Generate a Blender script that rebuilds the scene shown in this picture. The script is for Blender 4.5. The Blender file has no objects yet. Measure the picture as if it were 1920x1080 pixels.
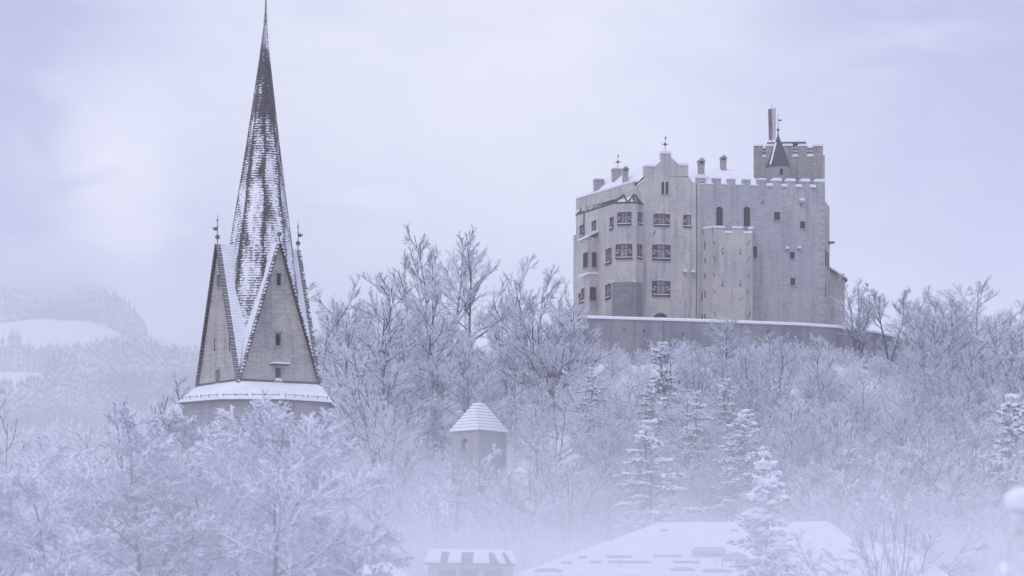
import bpy, bmesh, math, random
import numpy as np
from mathutils import Vector

# ------------------------------------------------------------------ camera, sky, sun, exposure
SC = bpy.context.scene
COL = SC.collection
F = 5200.0            # focal length in photo pixels (1920 wide)
HZ = 1120.0           # eye level row in the photo
R = math.radians
cam_d = bpy.data.cameras.new('camera')
cam = bpy.data.objects.new('camera', cam_d); COL.objects.link(cam)
cam.location = (0, 0, 0); cam.rotation_euler = (R(90), 0, 0)
cam_d.sensor_width = 36.0; cam_d.lens = 36.0 * F / 1920.0
cam_d.shift_y = (HZ - 540.0) / 1920.0
cam_d.clip_start = 0.5; cam_d.clip_end = 9000
cam_d.dof.use_dof = True; cam_d.dof.focus_distance = 330; cam_d.dof.aperture_fstop = 0.9
SC.camera = cam
SC.view_settings.view_transform = 'Standard'; SC.view_settings.look = 'None'
SC.view_settings.exposure = 0.20; SC.view_settings.gamma = 1.0
SC.cycles.volume_bounces = 3
SC.cycles.max_bounces = 8
SC.cycles.diffuse_bounces = 6

SUN_EL, SUN_AZ = R(54), R(215)     # azimuth clockwise from +Y: behind the camera to the left
sun_d = bpy.data.lights.new('sun', 'SUN'); sun_d.energy = 0.8; sun_d.angle = R(16); sun_d.color = (1.0, 0.97, 0.98)
sun = bpy.data.objects.new('sun', sun_d); COL.objects.link(sun)
sdir = Vector((math.sin(SUN_AZ) * math.cos(SUN_EL), math.cos(SUN_AZ) * math.cos(SUN_EL), math.sin(SUN_EL)))
sun.rotation_euler = (-sdir).to_track_quat('-Z', 'Y').to_euler()

W = bpy.data.worlds.new('World'); SC.world = W; W.use_nodes = True
nt = W.node_tree; nt.nodes.clear()
def N(t, typ, **kw):
    n = t.nodes.new(typ)
    for k, v in kw.items():
        if k.startswith('i_'): n.inputs[k[2:].replace('_', ' ')].default_value = v
        else: setattr(n, k, v)
    return n
def ramp(t, src, stops):
    r = t.nodes.new('ShaderNodeValToRGB'); e = r.color_ramp.elements
    while len(e) < len(stops): e.new(0.5)
    for el, (p, c) in zip(e, stops):
        el.position = p; el.color = c if len(c) == 4 else (*c, 1)
    t.links.new(src, r.inputs[0]); return r.outputs[0]
def math_(t, op, a, b=None, clamp=False):
    m = t.nodes.new('ShaderNodeMath'); m.operation = op; m.use_clamp = clamp
    for i, v in enumerate((a, b)):
        if v is None: continue
        if isinstance(v, (int, float)): m.inputs[i].default_value = v
        else: t.links.new(v, m.inputs[i])
    return m.outputs[0]
def mixc(t, fac, a, b, blend='MIX'):
    m = t.nodes.new('ShaderNodeMix'); m.data_type = 'RGBA'; m.blend_type = blend
    for sock, v in ((m.inputs[0], fac), (m.inputs[6], a), (m.inputs[7], b)):
        if isinstance(v, (int, float)): sock.default_value = v
        elif isinstance(v, tuple): sock.default_value = v if len(v) == 4 else (*v, 1)
        else: t.links.new(v, sock)
    return m.outputs[2]
def mapping(t, src, scale, loc=(0, 0, 0)):
    m = t.nodes.new('ShaderNodeMapping'); m.inputs['Scale'].default_value = scale; m.inputs['Location'].default_value = loc
    t.links.new(src, m.inputs[0]); return m.outputs[0]
def noise(t, vec, scale, detail=4, rough=0.55, dist=0.0):
    n = t.nodes.new('ShaderNodeTexNoise'); n.inputs['Scale'].default_value = scale; n.inputs['Detail'].default_value = detail
    n.inputs['Roughness'].default_value = rough; n.inputs['Distortion'].default_value = dist
    t.links.new(vec, n.inputs['Vector']); return n.outputs[0]

tc = N(nt, 'ShaderNodeTexCoord'); DIR = tc.outputs['Generated']
sky = N(nt, 'ShaderNodeTexSky', sky_type='NISHITA', sun_disc=False, sun_elevation=SUN_EL, sun_rotation=SUN_AZ)
n1 = noise(nt, mapping(nt, DIR, (7, 7, 15), (3.1, 0.4, 1.7)), 1.0, 6, 0.55, 0.6)
n2 = noise(nt, mapping(nt, DIR, (22, 22, 55), (0.3, 4.4, 0.2)), 1.0, 5, 0.6, 0.5)
base = ramp(nt, n1, [(0.32, (4.2, 4.45, 6.7)), (0.5, (5.6, 5.9, 8.1)), (0.68, (7.2, 7.45, 9.0))])
base = mixc(nt, 0.36, base, ramp(nt, n2, [(0.3, (4.2, 4.4, 6.5)), (0.7, (8.2, 8.3, 8.9))]))
def patch(col, px, py, rad, zs, colour, amount):
    """a brighter or darker bank of cloud round one direction of the sky"""
    d = Vector(((px - 960) / F, 1, (HZ - py) / F)).normalized()
    ms = mapping(nt, DIR, (1, 1, zs), tuple(-d[i] * (1, 1, zs)[i] for i in range(3)))
    ln = N(nt, 'ShaderNodeVectorMath', operation='LENGTH'); nt.links.new(ms, ln.inputs[0])
    wob = math_(nt, 'ADD', ln.outputs['Value'], math_(nt, 'MULTIPLY', math_(nt, 'SUBTRACT', n2, 0.5), rad * 1.3))
    mr = N(nt, 'ShaderNodeMapRange', interpolation_type='SMOOTHSTEP')
    nt.links.new(wob, mr.inputs[0]); mr.inputs[1].default_value = 0; mr.inputs[2].default_value = rad
    mr.inputs[3].default_value = amount; mr.inputs[4].default_value = 0
    return mixc(nt, mr.outputs[0], col, colour)
BR, DK = (10.2, 10.1, 10.2), (3.6, 3.8, 6.2)
base = patch(base, 190, 330, 0.042, 0.8, BR, 0.95)
base = patch(base, 250, 440, 0.022, 1.2, BR, 0.8)
base = patch(base, 690, 372, 0.030, 4.5, BR, 0.9)
base = patch(base, 900, 230, 0.150, 1.0, (9.0, 9.15, 9.0), 0.85)
base = patch(base, -60, 380, 0.055, 0.6, DK, 1.0)
base = patch(base, 10, 40, 0.065, 1.0, DK, 0.8)
base = patch(base, 1960, 240, 0.085, 0.6, DK, 0.9)
base = patch(base, 1600, -10, 0.055, 1.4, DK, 0.5)
col = mixc(nt, 0.90, sky.outputs[0], base)
bg = N(nt, 'ShaderNodeBackground', i_Strength=0.1)
out = N(nt, 'ShaderNodeOutputWorld'); nt.links.new(col, bg.inputs[0]); nt.links.new(bg.outputs[0], out.inputs[0])

# ------------------------------------------------------------------ materials
def new_mat(name, rough=0.85):
    m = bpy.data.materials.new(name); m.use_nodes = True; t = m.node_tree
    b = t.nodes['Principled BSDF']; b.inputs['Roughness'].default_value = rough
    b.inputs['Specular IOR Level'].default_value = 0.25
    return m, t, b
def pos(t): return t.nodes.new('ShaderNodeNewGeometry').outputs['Position']
def objc(t): return t.nodes.new('ShaderNodeTexCoord').outputs['Object']
def uvc(t): return t.nodes.new('ShaderNodeTexCoord').outputs['UV']
def bump(t, b, h, strength=0.4, dist=0.1):
    n = t.nodes.new('ShaderNodeBump'); n.inputs['Strength'].default_value = strength; n.inputs['Distance'].default_value = dist
    t.links.new(h, n.inputs['Height']); t.links.new(n.outputs[0], b.inputs['Normal'])

def mat_plain(name, c, var=0.25, scale=3.0, rough=0.8):
    m, t, b = new_mat(name, rough)
    n = noise(t, objc(t), scale, 5)
    lo = tuple(x * (1 - var) for x in c); hi = tuple(min(1, x * (1 + var)) for x in c)
    t.links.new(ramp(t, n, [(0.3, lo), (0.7, hi)]), b.inputs['Base Color']); return m
def mat_snow(name, lines=0.0):
    m, t, b = new_mat(name, 0.75)
    p = pos(t); n = noise(t, p, 1.6, 6)
    c = ramp(t, n, [(0.3, (0.76, 0.785, 0.86)), (0.7, (0.87, 0.885, 0.94))])
    h = noise(t, p, 2.5, 5)
    if lines:
        w = N(t, 'ShaderNodeTexWave', wave_type='BANDS', bands_direction='Y', wave_profile='SIN')
        w.inputs['Scale'].default_value = lines; w.inputs['Distortion'].default_value = 1.1; w.inputs['Detail'].default_value = 3
        t.links.new(uvc(t), w.inputs['Vector'])
        brk = noise(t, mapping(t, uvc(t), (0.6, 1.5, 1)), 1.0, 4)
        k = math_(t, 'MULTIPLY', ramp(t, w.outputs['Fac'], [(0.0, (1, 1, 1)), (0.16, (0, 0, 0))]), ramp(t, brk, [(0.42, (0, 0, 0)), (0.6, (1, 1, 1))]))
        c = mixc(t, math_(t, 'MULTIPLY', k, 0.28), c, (0.40, 0.40, 0.46))
        h = math_(t, 'ADD', h, w.outputs['Fac'])
    t.links.new(c, b.inputs['Base Color']); bump(t, b, h, 0.35, 0.12); return m

def mat_plaster(name, base, patchc, stain, course=0.5, bricks=None):
    """old render over rubble: large mottling, runs of damp, faint stone courses"""
    m, t, b = new_mat(name, 0.92)
    p = pos(t)
    big = noise(t, p, 0.22, 6, 0.6, 0.4)
    mid = noise(t, p, 0.9, 8, 0.65)
    fine = noise(t, p, 5.0, 6, 0.6)
    runs = noise(t, mapping(t, p, (1.3, 1.3, 0.10)), 1.0, 5, 0.6)
    crs = noise(t, mapping(t, p, (0.9, 0.9, 4.5)), 1.0, 6, 0.65)
    c = mixc(t, ramp(t, big, [(0.40, (0, 0, 0)), (0.62, (1, 1, 1))]), base, patchc)
    c = mixc(t, math_(t, 'MULTIPLY', ramp(t, runs, [(0.50, (0, 0, 0)), (0.70, (1, 1, 1))]), 0.75), c, stain)
    c = mixc(t, math_(t, 'MULTIPLY', ramp(t, mid, [(0.56, (0, 0, 0)), (0.74, (1, 1, 1))]), 0.5), c, stain)
    c = mixc(t, course * 0.5, c, ramp(t, crs, [(0.36, (0.35, 0.35, 0.35)), (0.62, (1, 1, 1))]), 'MULTIPLY')
    c = mixc(t, 0.55, c, ramp(t, fine, [(0.3, (0.62, 0.62, 0.62)), (0.65, (1.08, 1.08, 1.08))]), 'MULTIPLY')
    h = math_(t, 'ADD', math_(t, 'MULTIPLY', crs, course), fine)
    if bricks:
        bw, bh, amt = bricks
        br = t.nodes.new('ShaderNodeTexBrick'); br.inputs['Scale'].default_value = 1
        br.inputs['Brick Width'].default_value = bw; br.inputs['Row Height'].default_value = bh
        br.inputs['Mortar Size'].default_value = 0.035; br.inputs['Mortar Smooth'].default_value = 0.4
        br.inputs['Color1'].default_value = (0.78, 0.78, 0.78, 1); br.inputs['Color2'].default_value = (1.1, 1.1, 1.1, 1); br.inputs['Mortar'].default_value = (0.5, 0.5, 0.5, 1)
        wv = N(t, 'ShaderNodeVectorMath', operation='ADD')
        t.links.new(uvc(t), wv.inputs[0])
        sc = N(t, 'ShaderNodeVectorMath', operation='SCALE'); sc.inputs['Scale'].default_value = 0.30
        nn = t.nodes.new('ShaderNodeTexNoise'); nn.inputs['Scale'].default_value = 1.5; t.links.new(p, nn.inputs['Vector'])
        t.links.new(nn.outputs['Color'], sc.inputs[0]); t.links.new(sc.outputs[0], wv.inputs[1])
        t.links.new(wv.outputs[0], br.inputs['Vector'])
        gate = ramp(t, noise(t, p, 0.5, 4), [(0.45, (0.0, 0.0, 0.0)), (0.6, (1, 1, 1))])
        c = mixc(t, math_(t, 'MULTIPLY', gate, amt), c, br.outputs[0], 'MULTIPLY')
        h = math_(t, 'SUBTRACT', h, math_(t, 'MULTIPLY', br.outputs['Fac'], 0.8))
    t.links.new(c, b.inputs['Base Color']); bump(t, b, h, 0.5, 0.12); return m

def mat_slate(name, z0, z1, more=0.0, row=0.22):
    """dark shingles in rows with snow caught on them in ragged runs"""
    m, t, b = new_mat(name, 0.7)
    uv = uvc(t)
    br = t.nodes.new('ShaderNodeTexBrick'); br.inputs['Scale'].default_value = 1
    br.inputs['Brick Width'].default_value = row * 1.3; br.inputs['Row Height'].default_value = row; br.inputs['Mortar Size'].default_value = 0.02
    br.inputs['Color1'].default_value = (0.060, 0.052, 0.058, 1); br.inputs['Color2'].default_value = (0.10, 0.088, 0.092, 1); br.inputs['Mortar'].default_value = (0.03, 0.028, 0.03, 1)
    t.links.new(uv, br.inputs['Vector'])
    a = noise(t, mapping(t, uv, (3.4, 6.0, 1)), 1.0, 5, 0.75)
    big = noise(t, mapping(t, uv, (1.0, 0.22, 1), (0.9, 0.2, 0)), 1.0, 5, 0.6)
    mid = noise(t, mapping(t, uv, (0.9, 0.5, 1)), 1.0, 3, 0.5)
    sep = N(t, 'ShaderNodeSeparateXYZ'); t.links.new(pos(t), sep.inputs[0])
    suv = N(t, 'ShaderNodeSeparateXYZ'); t.links.new(uv, suv.inputs[0])
    fr = math_(t, 'FRACT', math_(t, 'DIVIDE', suv.outputs[1], row))
    hgt = N(t, 'ShaderNodeMapRange'); t.links.new(sep.outputs[2], hgt.inputs[0]); hgt.inputs[1].default_value = z0; hgt.inputs[2].default_value = z1
    fu = t.nodes.new('ShaderNodeUVMap'); fu.uv_map = 'Facet'; sf = N(t, 'ShaderNodeSeparateXYZ'); t.links.new(fu.outputs[0], sf.inputs[0])
    arris = math_(t, 'POWER', math_(t, 'ABSOLUTE', math_(t, 'SUBTRACT', math_(t, 'MULTIPLY', sf.outputs[0], 2.0), 1.0)), 4.0)
    hb = ramp(t, hgt.outputs[0], [(0.0, (0.60,) * 3), (0.40, (0.555,) * 3), (0.55, (0.51,) * 3), (0.65, (0.44,) * 3), (0.75, (0.30,) * 3), (0.84, (0.22,) * 3), (0.865, (0.26,) * 3), (0.89, (0.5,) * 3)])
    s = math_(t, 'ADD', math_(t, 'MULTIPLY', math_(t, 'SUBTRACT', a, 0.5), 1.35), math_(t, 'MULTIPLY', math_(t, 'SUBTRACT', big, 0.5), 1.15))
    s = math_(t, 'ADD', s, math_(t, 'MULTIPLY', math_(t, 'SUBTRACT', mid, 0.5), 0.6))
    s = math_(t, 'ADD', s, math_(t, 'MULTIPLY', math_(t, 'SUBTRACT', 0.5, fr), 0.30))
    if row < .25: s = math_(t, 'ADD', math_(t, 'SUBTRACT', s, math_(t, 'MULTIPLY', arris, 0.30)), 0.045)
    s = math_(t, 'ADD', math_(t, 'ADD', s, hb), more)
    k = ramp(t, s, [(0.47, (0, 0, 0)), (0.56, (1, 1, 1))])
    t.links.new(mixc(t, k, br.outputs[0], (0.84, 0.85, 0.90)), b.inputs['Base Color'])
    bump(t, b, math_(t, 'ADD', math_(t, 'MULTIPLY', k, 1.0), math_(t, 'MULTIPLY', fr, -0.4)), 0.4, 0.06); return m

def mat_frost(name, bark, lo, hi, white=(0.87, 0.895, 0.985), rime=0.5, fine=0.9, big=0.0, vary=0.0):
    """bark with snow lying on what faces up and rime on part of the rest"""
    m, t, b = new_mat(name, 0.85)
    g = t.nodes.new('ShaderNodeNewGeometry'); sep = N(t, 'ShaderNodeSeparateXYZ'); t.links.new(g.outputs['Normal'], sep.inputs[0])
    o = objc(t); n = noise(t, o, 2.2, 4); n3 = noise(t, o, 11.0, 3)
    v = math_(t, 'ADD', sep.outputs[2], math_(t, 'MULTIPLY', math_(t, 'SUBTRACT', n, 0.5), rime * 2.2))
    v = math_(t, 'ADD', v, math_(t, 'MULTIPLY', math_(t, 'SUBTRACT', n3, 0.5), fine))
    if vary: oi = t.nodes.new('ShaderNodeObjectInfo'); v = math_(t, 'ADD', v, math_(t, 'MULTIPLY', math_(t, 'SUBTRACT', oi.outputs['Random'], 0.22), vary))   # some trees carry less rime than others
    if big: v = math_(t, 'ADD', v, math_(t, 'MULTIPLY', math_(t, 'SUBTRACT', noise(t, o, 0.02, 4), 0.5), big))
    mr = N(t, 'ShaderNodeMapRange', interpolation_type='SMOOTHSTEP'); t.links.new(v, mr.inputs[0]); mr.inputs[1].default_value = lo; mr.inputs[2].default_value = hi
    bc = ramp(t, n3, [(0.3, tuple(x * 0.7 for x in bark)), (0.7, tuple(x * 1.3 for x in bark))])
    t.links.new(mixc(t, mr.outputs[0], bc, white), b.inputs['Base Color']); return m

MAT = dict(
    snow=mat_snow('snow'), snow_rows=mat_snow('snow_on_rows', 1.15), snow_roof=mat_snow('snow_on_tiles', 0.75),
    plaster=mat_plaster('castle_render', (0.52, 0.50, 0.50), (0.64, 0.605, 0.54), (0.27, 0.26, 0.285), 0.3),
    rubble=mat_plaster('castle_rubble', (0.45, 0.45, 0.495), (0.52, 0.51, 0.51), (0.30, 0.30, 0.34), 0.6),
    roughstone=mat_plaster('bare_stone', (0.27, 0.27, 0.30), (0.32, 0.31, 0.32), (0.15, 0.15, 0.17), 0.7, (1.1, 0.55, 0.6)),
    keepstone=mat_plaster('keep_stone', (0.37, 0.355, 0.36), (0.42, 0.40, 0.38), (0.22, 0.21, 0.23), 1.0),
    curtain=mat_plaster('curtain_render', (0.25, 0.255, 0.295), (0.35, 0.35, 0.37), (0.15, 0.15, 0.185), 0.4),
    church=mat_plaster('church_ashlar', (0.45, 0.43, 0.425), (0.53, 0.50, 0.455), (0.26, 0.245, 0.255), 0.45, (0.85, 0.42, 0.6)),
    shaft=mat_plaster('tower_shaft_stone', (0.29, 0.285, 0.31), (0.35, 0.34, 0.345), (0.17, 0.165, 0.19), 0.5, (0.9, 0.45, 0.9)),
    turret=mat_plaster('turret_stone', (0.34, 0.335, 0.36), (0.38, 0.37, 0.38), (0.25, 0.25, 0.27), 0.3, (0.9, 0.4, 0.3)),
    slate=mat_slate('snowy_shingles', 14, 52), slate_s=mat_slate('dark_shingles', 55, 95, -0.52, 0.3),
    verge=mat_slate('verge_tiles', 10, 120, -0.22, 0.25),
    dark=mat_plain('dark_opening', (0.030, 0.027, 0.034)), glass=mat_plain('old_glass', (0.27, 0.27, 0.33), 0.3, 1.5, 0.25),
    wood=mat_plain('dark_wood', (0.075, 0.055, 0.055)), red=mat_plain('shutter_red', (0.075, 0.026, 0.038)),
    pier=mat_plain('mist_paled_stone', (0.70, 0.70, 0.76)), white=mat_plain('shutter_white', (0.40, 0.39, 0.40), 0.1), stone=mat_plain('dressed_stone', (0.34, 0.32, 0.33)),  # pier: the paleness of mist is put into the stone colour
    iron=mat_plain('iron', (0.09, 0.085, 0.10), 0.3, 4, 0.6), gilt=mat_plain('copper_ball', (0.14, 0.13, 0.13), 0.3, 4, 0.5),
    chimney=mat_plaster('chimney_render', (0.36, 0.34, 0.35), (0.40, 0.38, 0.38), (0.22, 0.21, 0.22), 0.3),
    flag_red=mat_plain('flag_red', (0.30, 0.13, 0.19), 0.12), flag_white=mat_plain('flag_white', (0.62, 0.64, 0.66), 0.06), flag_mark=mat_plain('flag_emblem', (0.24, 0.045, 0.09), 0.1),
    bark=mat_frost('snowy_bark', (0.080, 0.078, 0.112), 0.3, 0.8, rime=0.35),
    twig=mat_frost('frosted_twigs', (0.44, 0.45, 0.58), -1.25, 0.0, rime=0.6, fine=0.6, vary=1.1),
    twig_dark=mat_frost('thinly_frosted_twigs', (0.20, 0.20, 0.29), -0.95, 0.4, rime=0.7, vary=0.6),
    twig_near=mat_frost('snow_laden_twigs', (0.24, 0.245, 0.34), -0.95, -0.1, rime=0.35, fine=0.3),
    needle=mat_frost('snowy_needles', (0.080, 0.086, 0.125), -0.25, 0.75, rime=0.8),
    far=mat_frost('far_frosted_forest', (0.10, 0.115, 0.18), 0.25, 1.5, rime=0.4, fine=0.3, big=2.5),
)

# ------------------------------------------------------------------ mesh helpers
class MB:
    """collects polygons (with metre UVs) and links them as one mesh object"""
    def __init__(s): s.v = []; s.f = []; s.m = []
    def poly(s, pts, m=0):
        i = len(s.v); s.v += [tuple(p) for p in pts]; s.f.append(tuple(range(i, i + len(pts)))); s.m.append(m)
    def prism(s, pts, vec, m=0):
        """extrude the polygon PTS by VEC, closed"""
        P = [Vector(p) for p in pts]; V = Vector(vec); Q = [p + V for p in P]; n = len(P)
        nrm = Vector((0, 0, 0))
        for i in range(n): nrm += P[i].cross(P[(i + 1) % n])
        if nrm.dot(V) > 0: P, Q = P[::-1], Q[::-1]
        s.poly(P, m); s.poly(Q[::-1], m)
        for i in range(n): s.poly([P[(i + 1) % n], P[i], Q[i], Q[(i + 1) % n]], m)
    def box(s, c, ux, hx, hy, z0, z1, m=0):
        """upright box: centre c(x,y), unit dir ux(x,y), half sizes along and across"""
        vx = -ux[1], ux[0]
        ring = [(c[0] + ux[0] * a + vx[0] * b, c[1] + ux[1] * a + vx[1] * b, z0) for a, b in ((-hx, -hy), (hx, -hy), (hx, hy), (-hx, hy))]
        s.prism(ring, (0, 0, z1 - z0), m)
    def lathe(s, c, prof, k=12, m=0, lean=(0, 0), rot=0.0):
        """prof: (radius, z) from the bottom up"""
        z00 = prof[0][1]
        rings = []
        for r, z in prof:
            cx, cy = c[0] + lean[0] * (z - z00), c[1] + lean[1] * (z - z00)
            rings.append([(cx + r * math.cos(2 * math.pi * i / k + rot), cy + r * math.sin(2 * math.pi * i / k + rot), z) for i in range(k)])
        for a, b in zip(rings, rings[1:]):
            for i in range(k): s.poly([a[i], a[(i + 1) % k], b[(i + 1) % k], b[i]], m)
        s.poly(rings[0][::-1], m); s.poly(rings[-1], m)
    def bar(s, p, q, r0, r1=None, k=6, m=0):
        p, q = Vector(p), Vector(q); r1 = r0 if r1 is None else r1
        d = (q - p).normalized(); a = Vector((0, 0, 1)) if abs(d.z) < 0.9 else Vector((1, 0, 0))
        u = d.cross(a).normalized(); v = d.cross(u)
        A = [p + (u * math.cos(2 * math.pi * i / k) + v * math.sin(2 * math.pi * i / k)) * r0 for i in range(k)]
        B = [q + (u * math.cos(2 * math.pi * i / k) + v * math.sin(2 * math.pi * i / k)) * r1 for i in range(k)]
        for i in range(k): s.poly([A[(i + 1) % k], A[i], B[i], B[(i + 1) % k]], m)
        s.poly(A, m); s.poly(B[::-1], m)
    def ball(s, c, r, k=10, m=0, sz=1.0):
        n = 6
        prof = [(max(r * math.sin(math.pi * j / n), r * 0.02), c[2] - r * sz * math.cos(math.pi * j / n)) for j in range(n + 1)]
        s.lathe((c[0], c[1]), prof, k, m)
    def build(s, name, mats, parent=None, smooth=False):
        if not isinstance(mats, (list, tuple)): mats = [mats]
        off = root_loc(parent)
        me = bpy.data.meshes.new(name)
        me.from_pydata([(x - off[0], y - off[1], z - off[2]) for x, y, z in s.v], [], s.f)
        for mm in mats: me.materials.append(MAT[mm] if isinstance(mm, str) else mm)
        me.polygons.foreach_set('material_index', s.m)
        uv = me.uv_layers.new(name='UVMap'); k = 0
        for f in s.f:
            P = [Vector(s.v[i]) for i in f]; nrm = Vector((0, 0, 0))
            for i in range(len(P)): nrm += P[i].cross(P[(i + 1) % len(P)])
            t = Vector((0, 0, 1)).cross(nrm)
            t = t.normalized() if t.length > 1e-6 * max(nrm.length, 1e-9) else Vector((1, 0, 0))
            b = nrm.cross(t); b = b.normalized() if b.length > 0 else Vector((0, 1, 0))
            for p in P: uv.data[k].uv = (p.dot(t), p.dot(b)); k += 1
        if smooth: me.polygons.foreach_set('use_smooth', [True] * len(s.f))
        me.update()
        o = bpy.data.objects.new(name, me); COL.objects.link(o)
        if parent: o.parent = parent
        return o
def root_loc(o):
    if o is None: return (0, 0, 0)
    while o.parent: o = o.parent
    return tuple(o.location)
def tag(o, label=None, cat=None, group=None, kind=None):
    if label: o['label'] = label
    if cat: o['category'] = cat
    if group: o['group'] = group
    if kind: o['kind'] = kind
    return o
def thing(name, loc, label, cat, group=None):
    o = bpy.data.objects.new(name, None); COL.objects.link(o); o.location = loc; o.empty_display_size = 0.5
    return tag(o, label, cat, group)
def at(px, py, D): return Vector(((px - 960) / F * D, D, (HZ - py) / F * D))

class Plane:
    """an upright wall plane through two ground points, read from left to right as the camera sees it"""
    def __init__(s, p0, p1):
        s.p0 = Vector((p0[0], p0[1], 0)); d = Vector((p1[0] - p0[0], p1[1] - p0[1], 0)); s.len = d.length; s.u = d.normalized()
        s.n = Vector((s.u.y, -s.u.x, 0))           # towards the camera side
    def a(s, px):
        k = (px - 960) / F                          # x = k*y
        return (k * s.p0.y - s.p0.x) / (s.u.x - k * s.u.y)
    def y(s, px): return s.p0.y + s.u.y * s.a(px)
    def z(s, px, py): return (HZ - py) / F * s.y(px)
    def pt(s, a, z, out=0.0):
        p = s.p0 + s.u * a + s.n * out; return Vector((p.x, p.y, z))
    def at(s, px, py, out=0.0): return s.pt(s.a(px), s.z(px, py), out)
def P2(px, D): return ((px - 960) / F * D, D)

def holed_wall(mb, pl, a0, a1, z0, z1, holes, depth=0.35, m=0):
    """front face of a wall on plane PL with rectangular openings (a0,a1,z0,z1) and their reveals"""
    As = sorted({a0, a1, *[h[0] for h in holes], *[h[1] for h in holes]}); As = [a for a in As if a0 <= a <= a1]
    Zs = sorted({z0, z1, *[h[2] for h in holes], *[h[3] for h in holes]}); Zs = [z for z in Zs if z0 <= z <= z1]
    for i in range(len(As) - 1):
        for j in range(len(Zs) - 1):
            ca, cz = (As[i] + As[i + 1]) / 2, (Zs[j] + Zs[j + 1]) / 2
            if any(h[0] < ca < h[1] and h[2] < cz < h[3] for h in holes): continue
            mb.poly([pl.pt(As[i], Zs[j]), pl.pt(As[i + 1], Zs[j]), pl.pt(As[i + 1], Zs[j + 1]), pl.pt(As[i], Zs[j + 1])], m)
    for h in holes:
        c = [(h[0], h[2]), (h[1], h[2]), (h[1], h[3]), (h[0], h[3])]
        for k in range(4):
            p, q = c[k], c[(k + 1) % 4]
            mb.poly([pl.pt(*p), pl.pt(*q), pl.pt(*q, -depth), pl.pt(*p, -depth)], m)
def slab(mb, pl, a0, a1, z0, z1, o0, o1, m=0):
    mb.prism([pl.pt(a0, z0, o0), pl.pt(a1, z0, o0), pl.pt(a1, z1, o0), pl.pt(a0, z1, o0)], pl.n * (o1 - o0), m)
# ------------------------------------------------------------------ the castle
FA = 0.215                                               # the main front recedes to the right
def front_y(px, D0=398.0, px0=1203):
    k0 = (px0 - 960) / F; x0 = k0 * D0; k = (px - 960) / F
    return (D0 - FA * x0) / (1 - FA * k)
def frontP(px, back=0.0):
    y = front_y(px); x = (px - 960) / F * y
    nx, ny = -FA / math.hypot(1, FA), 1 / math.hypot(1, FA)
    return (x + nx * back, y + ny * back)
castle = thing('castle', (30, 400, 36), 'pale stone hilltop castle with stepped gable, battlements and red-white shutters', 'castle')
PA = Plane(frontP(1190), frontP(1547))
B3, B2, B1, A0 = P2(1080, 415), P2(1151, 396.6), P2(1192, 396.0), frontP(1205)
PL, PBF, PBR = Plane(B3, B2), Plane(B2, B1), Plane(B1, A0)
PUL = Plane(P2(1080, 415), frontP(1190))
Z0, ZH, ZC = 34.5, 56.4, 59.6                              # foot, hood line, foot of the battlements

def rect(pl, px, py, w, h):
    a0, a1 = pl.a(px - w / 2), pl.a(px + w / 2); z0, z1 = pl.z(px, py + h / 2), pl.z(px, py - h / 2)
    return a0, a1, z0, z1
def hole_of(pl, px, py, w, h, style):
    a0, a1, z0, z1 = rect(pl, px, py, w, h); d = a1 - a0
    l = {'both': 0.26, 'left': 0.45, 'right': 0.08}.get(style, 0.06); r = {'both': 0.26, 'right': 0.45, 'left': 0.08}.get(style, 0.06)
    b = 0.14 if style in ('both', 'left', 'right') else 0.05
    return (a0 + d * l, a1 - d * r, z0 + (z1 - z0) * b, z1 - (z1 - z0) * 0.02)
def shutter(parent, pl, a0, a1, z0, z1, flip):
    mb = MB(); slab(mb, pl, a0, a1, z0, z1, 0.03, 0.09, 0)
    d, h = a1 - a0, z1 - z0; e = 0.10 * d; o = 0.10
    lo, hi = z0 + 0.34 * h, z0 + 0.62 * h
    L, Rr = a0 + e, a1 - e
    if flip: tri = [[(L, hi), (Rr, hi), (L, lo + 0.12 * h)], [(Rr, hi - 0.10 * h), (Rr, lo), (L, lo)]]
    else: tri = [[(L, hi), (Rr, hi), (Rr, lo + 0.12 * h)], [(L, hi - 0.10 * h), (Rr, lo), (L, lo)]]
    for tt in tri:
        pts = [pl.pt(a, z, o) for a, z in tt]
        n = (pts[1] - pts[0]).cross(pts[2] - pts[0])
        if n.dot(pl.n) < 0: pts = pts[::-1]
        mb.poly(pts, 1)
    mb.build('shutter', ['red', 'white'], parent)
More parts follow.
